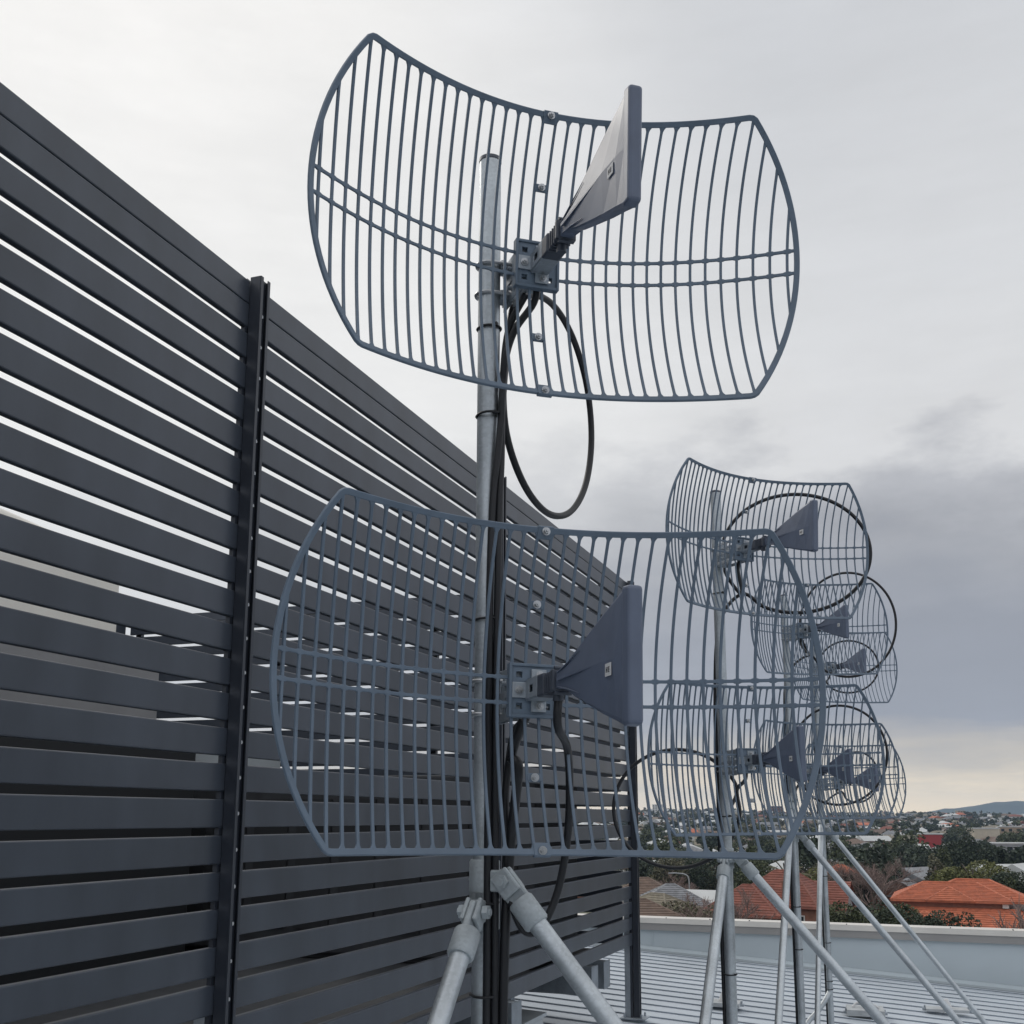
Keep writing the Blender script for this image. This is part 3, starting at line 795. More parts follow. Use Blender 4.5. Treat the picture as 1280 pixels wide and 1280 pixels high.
def ridge_caps(mb, w, d, z, h, ov=.45, ridge=None):
    a, b = w/2+ov, d/2+ov; rl = ridge if ridge is not None else max(a-b, .4)
    e = [((-rl, 0, z+h), (rl, 0, z+h))]+[((s*a, t*b, z), (s*rl, 0, z+h)) for s in (-1, 1) for t in (-1, 1)]
    for p, q in e: mb.tube([p, q], .10, 6, smooth=False)
def house(px, py, D, w, d, hwall, hroof, rz, roof, wall, label, gable=False, chim=None, ridge=None, windows=True, zr=None):
    """py = image row of the ridge"""
    p = onD(px, py, D); g = ground_z(p.x, p.y); z = p.z-g; hw = z-hroof
    root = thing('house', label, 'house', (p.x, p.y, g), rz)
    mb = MB(); mb.box((0, 0, hw/2-.5), (w, d, hw+1)); 
    if gable:
        for s in (-1, 1): mb.add([(s*w/2, -d/2, hw), (s*w/2, d/2, hw), (s*w/2, 0, hw+hroof*.92)], [(0, 1, 2)])
    mb.build('wall', WALLS[wall], root)
    mb = MB(); hip_roof(mb, w, d, hw, hroof, gable=gable, ridge=ridge, tiles=(roof != 'pale' and D < 200)); ro = mb.build('roof', ROOFS[roof], root)
    if not gable and roof != 'pale':
        mb = MB(); ridge_caps(mb, w, d, hw, hroof, ridge=ridge); mb.build('ridge_cap', ROOFS[roof], ro)
    if chim:
        cx, cy, ch = chim; mb = MB(); mb.box((cx, cy, hw+hroof*.5+ch/2), (.9, .7, hroof+ch)); mb.box((cx, cy, hw+hroof+ch+.05), (1.05, .85, .12)); mb.build('chimney', WALLS['brick'], root)
    if windows:
        for s in (-1, 1):
            for k in (-.28, .28):
                f = MB(); f.box((k*w, s*(d/2+.03), hw-1.5), (1.7, .10, 1.5)); fo = f.build('window', WALLS['white'], root)
                f = MB(); f.box((k*w, s*(d/2+.07), hw-1.5), (1.5, .06, 1.3)); f.build('pane', M['glass'], fo)
    return root
def big_red_house():
    D = 115; e0, e1 = onD(1113, 1124, D), onD(1268, 1128, D)
    mid = (e0+e1)/2; ux = (e1-e0); ux.z = 0; w = ux.length; rz = math.atan2(ux.y, ux.x); dep = 9.5
    fwd = V((-math.sin(rz), math.cos(rz), 0)); base = mid+fwd*dep/2
    g = ground_z(base.x, base.y); hw = mid.z-g
    root = thing('house', 'big two level house with bright terracotta hip roofs above the parapet', 'house', (base.x, base.y, g), rz)
    mb = MB(); mb.box((0, 0, hw/2), (w-.9, dep-.9, hw)); mb.build('wall', WALLS['brick'], root)
    sc = D/F_PX
    mb = MB(); hip_roof(mb, w-.9, dep-.9, hw, 1.40, ridge=w/2-3.0, tiles=True); ro = mb.build('roof', ROOFS['terracotta'], root)
    c = MB(); ridge_caps(c, w-.9, dep-.9, hw, 1.45, ridge=w/2-3.0); c.build('ridge_cap', ROOFS['terracotta'], ro)
    # taller hip block behind on the right
    mb = MB(); o = (2.1, 1.6)
    t = MB(); hip_roof(t, 9.5, 8.0, hw-.1, 1.75, ridge=1.5, tiles=True); t.v = [(x+o[0], y+o[1], z) for x, y, z in t.v]; tall = t.build('roof', ROOFS['terracotta'], root)
    t = MB(); ridge_caps(t, 9.5, 8.0, hw-.1, 1.80, ridge=1.5); t.v = [(x+o[0], y+o[1], z) for x, y, z in t.v]; t.build('ridge_cap', ROOFS['terracotta'], tall)
    # front cross hip on the upper level and on the lower skirt
    def cross(cx, y0, z0, a, b, h, nm):
        t = MB(); vs = [(cx-a, y0, z0), (cx+a, y0, z0), (cx, y0+b*.55, z0+h), (cx, y0+b*1.2, z0+h), (cx-a, y0+b*1.2, z0), (cx+a, y0+b*1.2, z0)]
        courses(t, vs[0], vs[1], vs[2], vs[2], 7); courses(t, vs[1], vs[5], vs[2], vs[3], 7); courses(t, vs[4], vs[0], vs[3], vs[2], 7); r = t.build(nm, ROOFS['terracotta'], root)
        t = MB()
        for p_, q_ in (((cx-a, y0, z0), (cx, y0+b*.55, z0+h)), ((cx+a, y0, z0), (cx, y0+b*.55, z0+h))): t.tube([p_, q_], .10, 6, smooth=False)
        t.build('ridge_cap', ROOFS['terracotta'], r)
    cross(-.1, -dep/2-.05, hw-.02, 2.2, 3.6, 1.15, 'roof')
    # lower skirt roof
    zl = hw-.62; yl = -dep/2+.45; low = 3.1; out = 7.6
    t = MB(); x0, x1 = -w/2+.6, w/2+.2
    vs = [(x0, yl, zl), (x1, yl, zl), (x1+3.6, yl-out, zl-low), (x0-1.6, yl-out, zl-low), (x1, yl+7, zl), (x1+3.6, yl+9, zl-low)]
    courses(t, vs[3], vs[2], vs[0], vs[1], 20); courses(t, vs[2], vs[5], vs[1], vs[4], 20); t.add([(x0-1.6, yl-out, zl-low-.2), (x1+3.6, yl-out, zl-low-.2), vs[2], vs[3]], [(0, 1, 2, 3)])
    sk = t.build('lower_roof', ROOFS['terracotta'], root)
    cross(-2.4, yl-4.6, zl-1.85, 3.2, 4.4, 1.55, 'porch_roof')
    mb = MB(); mb.box(((x0+x1)/2, yl-out/2+1, (zl-low)/2-.2), (x1-x0+1, out-2.5, zl-low-.3)); mb.build('lower_wall', WALLS['grey'], root)
    mb = MB()
    mb.box((w/2-.75, -dep/2+.35, hw-.35), (.55, .3, .45)); mb.build('downpipe_head', WALLS['white'], root)
big_red_house()
house(981, 1088, 108, 8.0, 7.6, 3, 2.9, R(-14), 'red', 'brick', 'weathered red tiled house with brick chimney behind the second and third masts', chim=(1.2, -2.6, -.9), ridge=.9)
house(1031, 1101, 110, 3.9, 7.0, 3, 2.3, R(-4), 'red', 'grey', 'low red tiled wing with pale grey walls behind the third mast', gable=True)
house(934, 1106, 106, 6.5, 7, 3, 2.4, R(-5), 'red', 'brick', 'dull red tiled house behind bare twigs right of the second mast')
house(838, 1105, 118, 8.5, 8, 3, 2.4, R(20), 'grey', 'tan', 'slate grey hip roofed house beyond the parapet beside the screen end')
house(822, 1117, 100, 9.5, 8, 3, 2.4, R(-30), 'olive', 'tan', 'mossy olive roofed house just above the parapet by the screen end')
house(801, 1124, 88, 7.5, 7, 3, 1.9, R(25), 'brown', 'tan', 'brown roofed house cut by the end post of the slat screen')
house(872, 1112, 122, 7.5, 6, 3, 1.4, R(-3), 'pale', 'white', 'pale sheet roofed bungalow left of the second mast', gable=True)
house(986, 1076, 190, 10, 7, 3, 1.7, R(8), 'pale', 'white', 'white weatherboard house with pale roof behind the red tiled house')
house(806, 1097, 150, 8, 7, 3, 2.2, R(10), 'brown', 'white', 'small brown roofed house with white wall beside the screen end')
house(1128, 1099, 150, 6, 5.5, 3, 1.8, R(80), 'grey', 'brick', 'little dark gabled house behind the bare tree', gable=True)
house(1143, 1084, 210, 8, 8, 3, 2.0, R(60), 'grey', 'grey', 'grey gabled cottage between the bare tree and the dark pines', gable=True)
house(1252, 1080, 175, 8, 7, 3, 1.8, R(35), 'pale', 'white', 'white gabled house among the trees right of the green crown', gable=True)
house(1276, 1079, 165, 7, 7, 3, 2.2, R(70), 'pale', 'brick', 'brick gabled house with pale roof cut by the right frame edge', gable=True)
house(1272, 1117, 128, 8, 7, 3, 1.2, R(0), 'pale', 'grey', 'grey sheet roofed shed beside the terracotta roofs', gable=True)
house(1050, 1081, 165, 5, 5, 3, 1.6, R(15), 'terracotta', 'cream', 'small terracotta roofed house behind the bare tree and third brace')
def block(px, py, D, w, d, label, wall, flr=3, nm='apartment_building', roofcol='pale', band=None, win=True):
    p = onD(px, py, D); g = ground_z(p.x, p.y); h = p.z-g
    root = thing(nm, label, 'building', (p.x, p.y, g), R(rnd.uniform(-10, 25)))
    mb = MB(); mb.box((0, 0, h/2-1), (w, d, h+2)); mb.build('wall', band or WALLS[wall], root)
    mb = MB(); mb.box((0, 0, h+.25), (w+.5, d+.5, .5)); mb.build('roof', ROOFS[roofcol], root)
    mb = MB(); nz = max(int(h/3), 1); nx = max(int(w/3.2), 2)
    for a in range(nz):
        for b in range(nx):
            mb.box((-w/2+(b+.5)*w/nx, -d/2-.03, h-1.6-a*3), (1.7, .08, 1.5))
    if win: mb.build('window', M['glass'], root)
    return root
M['redwall'] = mat('wall_red', (.34, .03, .03), .6)
block(1163, 1043, 520, 10.5, 9, 'long low building with bright red wall and white roof in the middle distance', 'brick', band=M['redwall'], nm='warehouse', win=False)
tw = block(1200, 1013.5, 1900, 11, 12, 'pinkish apartment tower rising above the skyline in front of the hills', 'tan')
block(968, 1008, 1500, 18, 14, 'brick apartment tower on the skyline behind the antenna bars', 'brick')
block(1134, 1017, 1700, 26, 14, 'wide flat topped block on the skyline right of the antennas', 'grey')
block(1150, 1017.5, 1750, 30, 14, 'long cream block on the skyline beside the grey one', 'cream')
block(822, 1006, 1600, 14, 12, 'pale tower on the skyline just right of the slat screen', 'white')
block(1228, 1036, 620, 13, 10, 'broad cream hall with white roof on the mid slope', 'cream', nm='hall', win=False)
block(1262, 1055, 430, 34, 10, 'long grey blue shed roof at the right frame edge', 'grey', nm='warehouse')
block(1262, 1034, 700, 12, 10, 'tan brick school block on the right mid slope', 'tan', nm='school')

def far_house_mesh(k):
    r = random.Random(k); mb = MB(); w = r.uniform(9, 15); d = r.uniform(7, 10); hw = r.uniform(2.8, 5.6); hr = r.uniform(1.5, 2.6)
    mb.box((0, 0, hw/2-1.5), (w, d, hw+3), 1); hip_roof(mb, w, d, hw, hr, mi=0, gable=r.random() < .35)
    for s in (-1, 1):
        for x in (-.3, 0, .3): mb.box((x*w, s*(d/2+.02), hw-1.4), (1.8, .1, 1.4), 2)
    if r.random() < .5: mb.box((w*.2, d*.1, hw+hr*.7), (.9, .7, 1.8), 1)
    return mb
# trees -----------------------------------------------------------------
def leaf_cloud(mb, lobes, n, size, r, mi=0):
    tot = sum(l[3]**2 for l in lobes)
    for (cx, cy, cz, rad, fl) in lobes:
        m = max(4, int(n*rad*rad/tot))
        for _ in range(m):
            while True:
                q = V((r.uniform(-1, 1), r.uniform(-1, 1), r.uniform(-1, 1)))
                if .25 < q.length < 1: break
            q = q*(q.length**-.45)
            p = V((cx+q.x*rad, cy+q.y*rad, cz+q.z*rad*fl))
            a = V((r.gauss(0, 1), r.gauss(0, 1), r.gauss(0, .7))).normalized(); b = a.cross(V((r.gauss(0, 1), r.gauss(0, 1), r.gauss(0, 1)))).normalized()
            s = size*r.uniform(.6, 1.35)
            mb.add([p-a*s-b*s*.5, p+a*s*.1-b*s*.75, p+a*s+b*s*.1, p-a*s*.1+b*s*.7], [(0, 1, 2, 3)], mi)
def trunk_mesh(mb, h, r0, r, mi=0, limbs=6, spread=2.0, z0=.35):
    b = V((r.uniform(-.3, .3), r.uniform(-.3, .3), h*.55))
    mb.tube([(0, 0, -.6), (b.x*.3, b.y*.3, h*.25), b, (b.x*1.3, b.y*1.3, h*.85)], [r0*1.3, r0, r0*.7, r0*.2], 8, mi)
    for k in range(limbs):
        a = r.uniform(0, 6.28); z = h*r.uniform(z0, .65); l = spread*r.uniform(.5, 1)
        mb.tube([(b.x*.6, b.y*.6, z), (math.cos(a)*l*.5, math.sin(a)*l*.5, z+l*.45), (math.cos(a)*l, math.sin(a)*l, z+l*.8)], [r0*.5, r0*.35, r0*.1], 6, mi)
def crown_lobes(kind, h, w, r):
    L = []
    if kind == 'round':
        for k in range(11):
            a = r.uniform(0, 6.28); q = r.uniform(.1, .62)*w/2; L.append((math.cos(a)*q, math.sin(a)*q, h*r.uniform(.42, .86), w*r.uniform(.16, .28), r.uniform(.7, .95)))
    elif kind == 'tall':
        for k in range(14):
            t = k/13; a = r.uniform(0, 6.28); q = w*.22*(1-t*.6); L.append((math.cos(a)*q, math.sin(a)*q, h*(.22+.72*t), w*(.30-.18*t)*r.uniform(.8, 1.15), 1.1))
    elif kind == 'spread':
        for k in range(12):
            a = r.uniform(0, 6.28); q = r.uniform(.2, .85)*w/2; L.append((math.cos(a)*q, math.sin(a)*q, h*r.uniform(.55, .9)-q*.25, w*r.uniform(.12, .22), .65))
    else:
        for k in range(9):
            a = r.uniform(0, 6.28); q = r.uniform(0, .8)*w/2; L.append((math.cos(a)*q, math.sin(a)*q, h*r.uniform(.3, .62), w*r.uniform(.14, .24), .75))
    return L
def tree(px, py, D, w, kind, matn, label, n=1600, size=.34, hmin=3, name='tree'):
    n, size = int(n*3.6), size*.50
    """py = row of the crown top"""
    p = onD(px, py, D); g = ground_z(p.x, p.y); h = max(p.z-g, hmin); r = random.Random(int(px*7+py*13+D))
    root = thing(name, label, 'shrub' if name == 'shrub' else 'tree', (p.x, p.y, g))
    mb = MB(); trunk_mesh(mb, h, .12+w*.018, r, spread=w*.35); mb.build('trunk', M['bark'], root)
    mb = MB(); leaf_cloud(mb, crown_lobes(kind, h, w, r), n, size, r); mb.build('crown', M[matn], root)
def bare_tree(px, py, D, w, label, depth=4):
    p = onD(px, py, D); g = ground_z(p.x, p.y); h = p.z-g; r = random.Random(int(px))
    root = thing('bare_tree', label, 'tree', (p.x, p.y, g))
    mb = MB(); mb.tube([(0, 0, -.5), (.1, 0, h*.25), (.15, .1, h*.5)], [.32, .26, .15], 8); mb.build('trunk', M['bark'], root)
    mb = MB()
    def grow(a, d, l, rad, dep):
        e = a+d*l; mid = a+d*l*.5+V((r.uniform(-1, 1), r.uniform(-1, 1), r.uniform(-.3, .6)))*l*.08
        mb.tube([a, mid, e], [rad, rad*.8, rad*.55], 5 if dep < 2 else 3, caps=False)
        if dep >= depth: return
        for k in range(4 if dep < 3 else 6):
            nd = (d+V((r.gauss(0, .55), r.gauss(0, .55), r.gauss(.12, .35)))).normalized()
            grow(a+(e-a)*r.uniform(.45, 1), nd, l*r.uniform(.55, .78), rad*.58, dep+1)
    for k in range(7):
        a = k*.9+r.uniform(-.3, .3); d = V((math.cos(a)*r.uniform(.5, 1.1)*w/h, math.sin(a)*r.uniform(.5, 1.1)*w/h, 1)).normalized()
        grow(V((.1, 0, h*r.uniform(.2, .42))), d, h*.30, .12, 0)
    mb.build('crown', M['twig'], root)
bare_tree(1088, 1063, 142, 11, 'bare brown winter tree with dense twigs between the last two braces')
bare_tree(1066, 1072, 146, 8, 'second smaller bare brown tree left of the big bare one')
bare_tree(845, 1090, 160, 8, 'bare brown winter tree near the street lamp by the screen end')
bare_tree(1020, 1080, 175, 8, 'bare brown winter tree between the second and third masts')
bare_tree(905, 1104, 84, 6, 'bare twiggy tree over the dull red roof beside the second mast')
bare_tree(1270, 1116, 96, 3.2, 'thin bare shrub tree in front of the terracotta lower roof', 2)
bare_tree(874, 1118, 92, 6, 'grey bare bush tree beside the pale roofed bungalow')
tree(1094, 1124, 92, 9.5, 'round', 'leaf_dark', 'dark green clipped bush behind the parapet below the bare tree', 3200, .22)
tree(1062, 1128, 90, 5.5, 'round', 'leaf_mid', 'dark green bush at the left end of the hedge mass by the third mast', 1800, .2)
tree(1118, 1131, 91, 5.5, 'round', 'leaf_mid', 'mid green bush joining the dark bush under the last brace', 1600, .2)
tree(1166, 1141, 93, 5.0, 'round', 'leaf_dark', 'low dark bush in front of the terracotta porch roof', 1500, .2)
tree(1185, 1139, 93, 5, 'round', 'leaf_dark', 'low dark bush at the right end under the terracotta skirt roof', 1200, .2)
tree(1218, 1074, 160, 13, 'spread', 'leaf_yellow', 'broad yellow green tree right behind the terracotta ridge', 3200, .34)
tree(1268, 1088, 152, 9, 'round', 'leaf_dark', 'dark round tree at right behind the terracotta eaves', 1800, .32)
tree(1243, 1097, 150, 6, 'round', 'leaf_mid', 'small mid green tree beside the yellow green crown', 1200, .3)
tree(1205, 1050, 250, 11, 'tall', 'leaf_dark', 'tall dark pine standing above the middle trees at right', 2400, .5)
tree(1190, 1055, 255, 13, 'round', 'leaf_dark', 'dark broad tree left of the tall pine', 2200, .5)
tree(1176, 1061, 240, 8, 'tall', 'leaf_mid', 'narrow mid green conifer left of the dark pine', 1500, .45)
tree(1222, 1058, 260, 9, 'round', 'leaf_dark', 'dark tree right of the tall pine', 1500, .5)
tree(1166, 1070, 200, 7, 'tall', 'leaf_olive', 'olive gum tree with thin crown near the pines', 900, .4)
tree(1036, 1084, 170, 12, 'round', 'leaf_olive', 'olive bushy tree between the second and third masts', 2000, .36)
tree(1030, 1092, 150, 8, 'round', 'leaf_yellow', 'yellow green bushy tree just behind the third mast', 1500, .34)
tree(1058, 1092, 145, 7, 'round', 'leaf_dark', 'dark tree behind the third brace', 1500, .34)
tree(1000, 1068, 185, 7, 'tall', 'leaf_dark', 'dark cypress beside the second pair of braces', 1400, .36)
tree(850, 1076, 190, 12, 'round', 'leaf_dark', 'dark tree left of the second mast below the cable loop', 2000, .38)
tree(872, 1078, 200, 12, 'round', 'leaf_olive', 'olive tree left of the second mast', 1800, .38)
tree(830, 1080, 185, 10, 'round', 'leaf_olive', 'olive brown tree near the screen end', 1600, .36)
tree(888, 1070, 205, 10, 'tall', 'leaf_dark', 'dark upright tree hidden behind the second mast', 1500, .38)
tree(925, 1074, 190, 11, 'round', 'leaf_dark', 'dark tree right of the second mast above the red roofs', 1800, .38)
tree(948, 1080, 180, 10, 'round', 'leaf_mid', 'mid green tree above the red roofs', 1600, .36)
tree(843, 1126, 90, 6, 'round', 'leaf_olive', 'brownish garden bush among the olive roofs', 1200, .24, name='shrub')
tree(880, 1132, 86, 6, 'round', 'leaf_mid', 'mossy garden bush just above the parapet left of the second mast', 1200, .22, name='shrub')
def palm(px, py, D, label):
    p = onD(px, py, D); g = ground_z(p.x, p.y); h = p.z-g; r = random.Random(3)
    root = thing('palm_tree', label, 'palm tree', (p.x, p.y, g))
    mb = MB(); mb.tube([(0, 0, -.5), (.1, 0, h*.5), (0, 0, h-.9)], [.4, .3, .3], 10); mb.build('trunk', M['bark'], root)
    mb = MB()
    for k in range(34):
        a = r.uniform(0, 6.28); t = r.uniform(-.2, 1.2); l = r.uniform(2.0, 2.8); pr = None
        for s in range(7):
            q = s/6; d = l*q; z = h-.9+math.sin(t)*d-1.5*q*q*math.cos(t)*.9
            c = V((math.cos(a)*d*math.cos(t), math.sin(a)*d*math.cos(t), z)); sd = V((-math.sin(a), math.cos(a), 0))*.32*(1-q*.8)
            cur = (c-sd-V((0, 0, .14)), c, c+sd-V((0, 0, .14)))
            if pr: mb.add([pr[0], pr[1], cur[1], cur[0], pr[2], cur[2]], [(0, 1, 2, 3), (1, 4, 5, 2)])
            pr = cur
    mb.build('crown', M['leaf_olive'], root)
palm(984, 1084, 118, 'short feathery palm behind the red tiled ridge between masts')
def street_lamp(px, py, D, label):
    p = onD(px, py, D); g = ground_z(p.x, p.y); h = p.z-g
    root = thing('street_lamp', label, 'street lamp', (p.x, p.y, g))
    mb = MB(); mb.tube(catmull([(0, 0, 0), (0, 0, h*.6), (0, 0, h-.8), (-.35, 0, h-.15), (-1.3, 0, h), (-1.9, 0, h+.02)]), .08, 8); mb.build('post', M['lamp'], root)
    mb = MB(); mb.bbox((-2.1, 0, h), (.7, .28, .14), .04); mb.build('lamp_head', M['lamp'], root)
street_lamp(861, 1092, 135, 'grey street lamp with curved arm beyond the pale roof')
def util_pole(px, py, D, label):
    p = onD(px, py, D); g = ground_z(p.x, p.y); h = p.z-g
    root = thing('utility_pole', label, 'utility pole', (p.x, p.y, g))
    mb = MB(); mb.cyl((0, 0, 0), (0, 0, h), .13, 8); mb.build('post', M['wood'], root)
    mb = MB(); mb.box((0, -.15, h-.7), (2.2, .1, .12)); mb.build('crossarm', M['wood'], root)
util_pole(1169, 1083, 170, 'timber utility pole left of the terracotta ridge')
util_pole(1007, 1064, 230, 'timber utility pole above the trees between masts')

# far field : individuals nearest the camera, one mass behind them
WN = list(WALLS); RN = list(ROOFS)
fh = []
for k in range(14):
    o = far_house_mesh(100+k).build('house', [ROOFS['grey'], WALLS['white'], M['glass']]); fh.append(o.data); bpy.data.objects.remove(o)
variants = {}
def variant(k, wn, rn):
    key = (k, wn, rn)
    if key not in variants:
        me = fh[k].copy(); me.materials[0] = ROOFS[rn]; me.materials[1] = WALLS[wn]; variants[key] = me
    return variants[key]
ft = []
for k in range(16):
    r = random.Random(500+k); kind = ['round', 'round', 'tall', 'spread'][k % 4]; h = r.uniform(6.5, 11); w = r.uniform(7, 11) if kind != 'tall' else r.uniform(4, 6)
    mb = MB(); trunk_mesh(mb, h, .25, r, 1, limbs=3, spread=w*.3); leaf_cloud(mb, crown_lobes(kind, h, w, r), 950, .40, r, 0)
    mt = ['leaf_dark', 'leaf_mid', 'leaf_dark', 'leaf_olive'][r.randrange(4)]
    o = mb.build('tree', [M[mt], M['bark']]); o.data['kindname'] = {'leaf_dark': 'dark green', 'leaf_mid': 'mid green', 'leaf_olive': 'olive'}[mt]; o.data['shape'] = {'round': 'round', 'tall': 'upright', 'spread': 'spreading'}[kind]
    ft.append(o.data); bpy.data.objects.remove(o)
rr_ = random.Random(21)
spots = []
def sample(nmax, dmin, dmax, az0, az1, p=1.15, sep=13):
    out = []; tries = 0; cell = {}
    while len(out) < nmax and tries < nmax*30:
        tries += 1
        t = rr_.random(); d = dmin*(dmax/dmin)**(t**.80); az = R(rr_.uniform(az0, az1))
        x, y = d*math.sin(az), d*math.cos(az); c = (int(x//sep), int(y//sep))
        if any((c[0]+i, c[1]+j) in cell for i in (-1, 0, 1) for j in (-1, 0, 1) if (i == 0 or j == 0)): continue
        cell[c] = 1; out.append((d, x, y, math.degrees(az)))
    return out
def visible(az): return -15.5 < az < 7.5
hs = sample(1500, 215, 2150, -42, 20)
vis = sorted([h for h in hs if visible(h[3])]); hid = [h for h in hs if not visible(h[3])]
IND_H = 270
mass = MB()
massmats = list(ROOFS.values())+list(WALLS.values())
def pick():
    rn = rr_.choices(RN, [.45, .9, 2.8, 4.4, 3.6, 1.8])[0]; wn = rr_.choices(WN, [5, 3.5, 2, 2, 1.5])[0]; return wn, rn
rnames = {'terracotta': 'orange tiled', 'red': 'dull red', 'brown': 'brown', 'grey': 'slate grey', 'pale': 'pale sheet', 'olive': 'mossy olive'}
def add_mass(d, x, y, wn, rn, rz, k):
    src = fh[k]; ro = Matrix.Translation((x, y, ground_z(x, y))) @ Matrix.Rotation(rz, 4, 'Z')
    vs = [ro @ q.co for q in src.vertices]
    ri, wi = RN.index(rn), len(RN)+WN.index(wn); off = len(mass.v); mass.v += [tuple(q) for q in vs]
    for pl in src.polygons:
        mass.f.append([i+off for i in pl.vertices]); mass.mi.append([ri, wi, len(massmats)][pl.material_index]); mass.sm.append(False)
for i, (d, x, y, az) in enumerate(vis):
    wn, rn = pick(); rz = rr_.uniform(0, 6.28) if rr_.random() < .3 else R(rr_.choice([12, 102, 30, 120])+rr_.uniform(-6, 6)); k = rr_.randrange(14)
    if i < IND_H:
        band = 'middle distance' if d < 520 else 'far slope'
        o = link('house', variant(k, wn, rn), None, (x, y, ground_z(x, y)-.2), rz)
        tag(o, f'{wn} walled house with {rnames[rn]} roof among trees on the {band}', 'house', f'{wn} walled houses with {rnames[rn]} roofs on the {band}')
    else: add_mass(d, x, y, wn, rn, rz, k)
for (d, x, y, az) in hid:
    wn, rn = pick(); add_mass(d, x, y, wn, rn, rr_.uniform(0, 6.28), rr_.randrange(14))
tag(mass.build('distant_houses', massmats+[M['glass']]), kind='stuff')
ts = sample(3000, 190, 2300, -42, 20, sep=8)
tv = sorted([h for h in ts if visible(h[3])]); th = [h for h in ts if not visible(h[3])]
IND_T = 250
for i, (d, x, y, az) in enumerate(tv[:IND_T]):
    me = ft[rr_.randrange(16)]
    band = 'in the middle distance' if d < 420 else 'on the far slope'
    o = link('tree', me, None, (x, y, ground_z(x, y)-.3), rr_.uniform(0, 6.28)); s = rr_.uniform(.75, 1.25); o.scale = (s, s, s*rr_.uniform(.85, 1.1))
    tag(o, f"{me['shape']} {me['kindname']} tree among houses {band}", 'tree', f"{me['shape']} {me['kindname']} trees {band}")
woods = MB(); wm = [M['leaf_dark'], M['leaf_mid'], M['leaf_olive']]
for (d, x, y, az) in tv[IND_T:]+th:
    r = rr_; h = r.uniform(5, 10); w = r.uniform(6, 11); g = ground_z(x, y)
    L = [(x+a, y+b, g+c, q, f) for a, b, c, q, f in crown_lobes(r.choice(['round', 'round', 'tall', 'spread']), h, w, r)]
    leaf_cloud(woods, L, 110 if visible(az) else 70, 1.05, r, r.choice([0, 0, 1, 2]))
tag(woods.build('distant_trees', wm), kind='stuff')

# ------------------------------------------------------------------ air
hz = MB(); hz.box((0, 0, (125-28)/2), (13200, 13200, 153))
m = bpy.data.materials.new('haze_air'); m.use_nodes = True; nt = m.node_tree
nt.nodes.remove(nt.nodes['Principled BSDF']); pv = nt.nodes.new('ShaderNodeVolumePrincipled')
pv.inputs['Color'].default_value = (.58, .76, 1.0, 1); pv.inputs['Density'].default_value = 1.15e-4; pv.inputs['Anisotropy'].default_value = .2
nt.links.new(pv.outputs[0], nt.nodes['Material Output'].inputs['Volume'])
tag(hz.build('haze', m), kind='stuff')

# ------------------------------------------------------------------ sky and sun
SUN_AZ, SUN_EL = -62, 38
w = bpy.data.worlds.new('World'); scene.world = w; w.use_nodes = True; nt = w.node_tree; L = nt.links
bg = nt.nodes['Background']; N = nt.nodes.new
sky = N('ShaderNodeTexSky'); sky.sky_type = 'NISHITA'; sky.sun_disc = False; sky.sun_elevation = R(SUN_EL); sky.sun_rotation = R(SUN_AZ)
tc = N('ShaderNodeTexCoord'); sx = N('ShaderNodeSeparateXYZ'); L.new(tc.outputs['Generated'], sx.inputs[0])
def math_(op, a=None, b=None, c=None):
    n = N('ShaderNodeMath'); n.operation = op
    for i, q in enumerate((a, b, c)):
        if q is None: continue
        if isinstance(q, (int, float)): n.inputs[i].default_value = q
        else: L.new(q, n.inputs[i])
    return n.outputs[0]
z = math_('MAXIMUM', sx.outputs['Z'], 0.0)
den = math_('ADD', z, .16)
cmb = N('ShaderNodeCombineXYZ'); L.new(math_('DIVIDE', sx.outputs['X'], den), cmb.inputs[0]); L.new(math_('DIVIDE', sx.outputs['Y'], den), cmb.inputs[1])
def noise(scale, detail, off=0, rough=.55, dist=0):
    n = N('ShaderNodeTexNoise'); n.inputs['Scale'].default_value = scale; n.inputs['Detail'].default_value = detail; n.inputs['Roughness'].default_value = rough; n.inputs['Distortion'].default_value = dist
    if off:
        v = N('ShaderNodeVectorMath'); v.operation = 'ADD'; v.inputs[1].default_value = (off, off*.7, 0); L.new(cmb.outputs[0], v.inputs[0]); L.new(v.outputs[0], n.inputs['Vector'])
    else: L.new(cmb.outputs[0], n.inputs['Vector'])
    return n.outputs['Fac']
n_big = noise(.9, 5, 3.1, .5, .4); n_mid = noise(2.6, 9, 8.3, .6, .2)
sv = N('ShaderNodeCombineXYZ'); L.new(math_('MULTIPLY', math_('ARCTAN2', sx.outputs['X'], sx.outputs['Y']), 5.0), sv.inputs[0]); L.new(math_('MULTIPLY', z, 34.0), sv.inputs[1])
ns = N('ShaderNodeTexNoise'); ns.inputs['Scale'].default_value = 1.0; ns.inputs['Detail'].default_value = 7; ns.inputs['Roughness'].default_value = .62; L.new(sv.outputs[0], ns.inputs['Vector'])
n_str = ns.outputs['Fac']
def ramp(fac, stops):
    r = N('ShaderNodeValToRGB'); cr = r.color_ramp; cr.interpolation = 'EASE' if False else 'LINEAR'
    while len(cr.elements) < len(stops): cr.elements.new(.5)
    for e, (p, c) in zip(cr.elements, stops): e.position = p; e.color = (*c, 1)
    L.new(fac, r.inputs[0]); return r.outputs[0]
zz = math_('ADD', z, math_('MULTIPLY', math_('SUBTRACT', n_mid, .5), math_('MINIMUM', math_('MULTIPLY', z, .35), .10)))
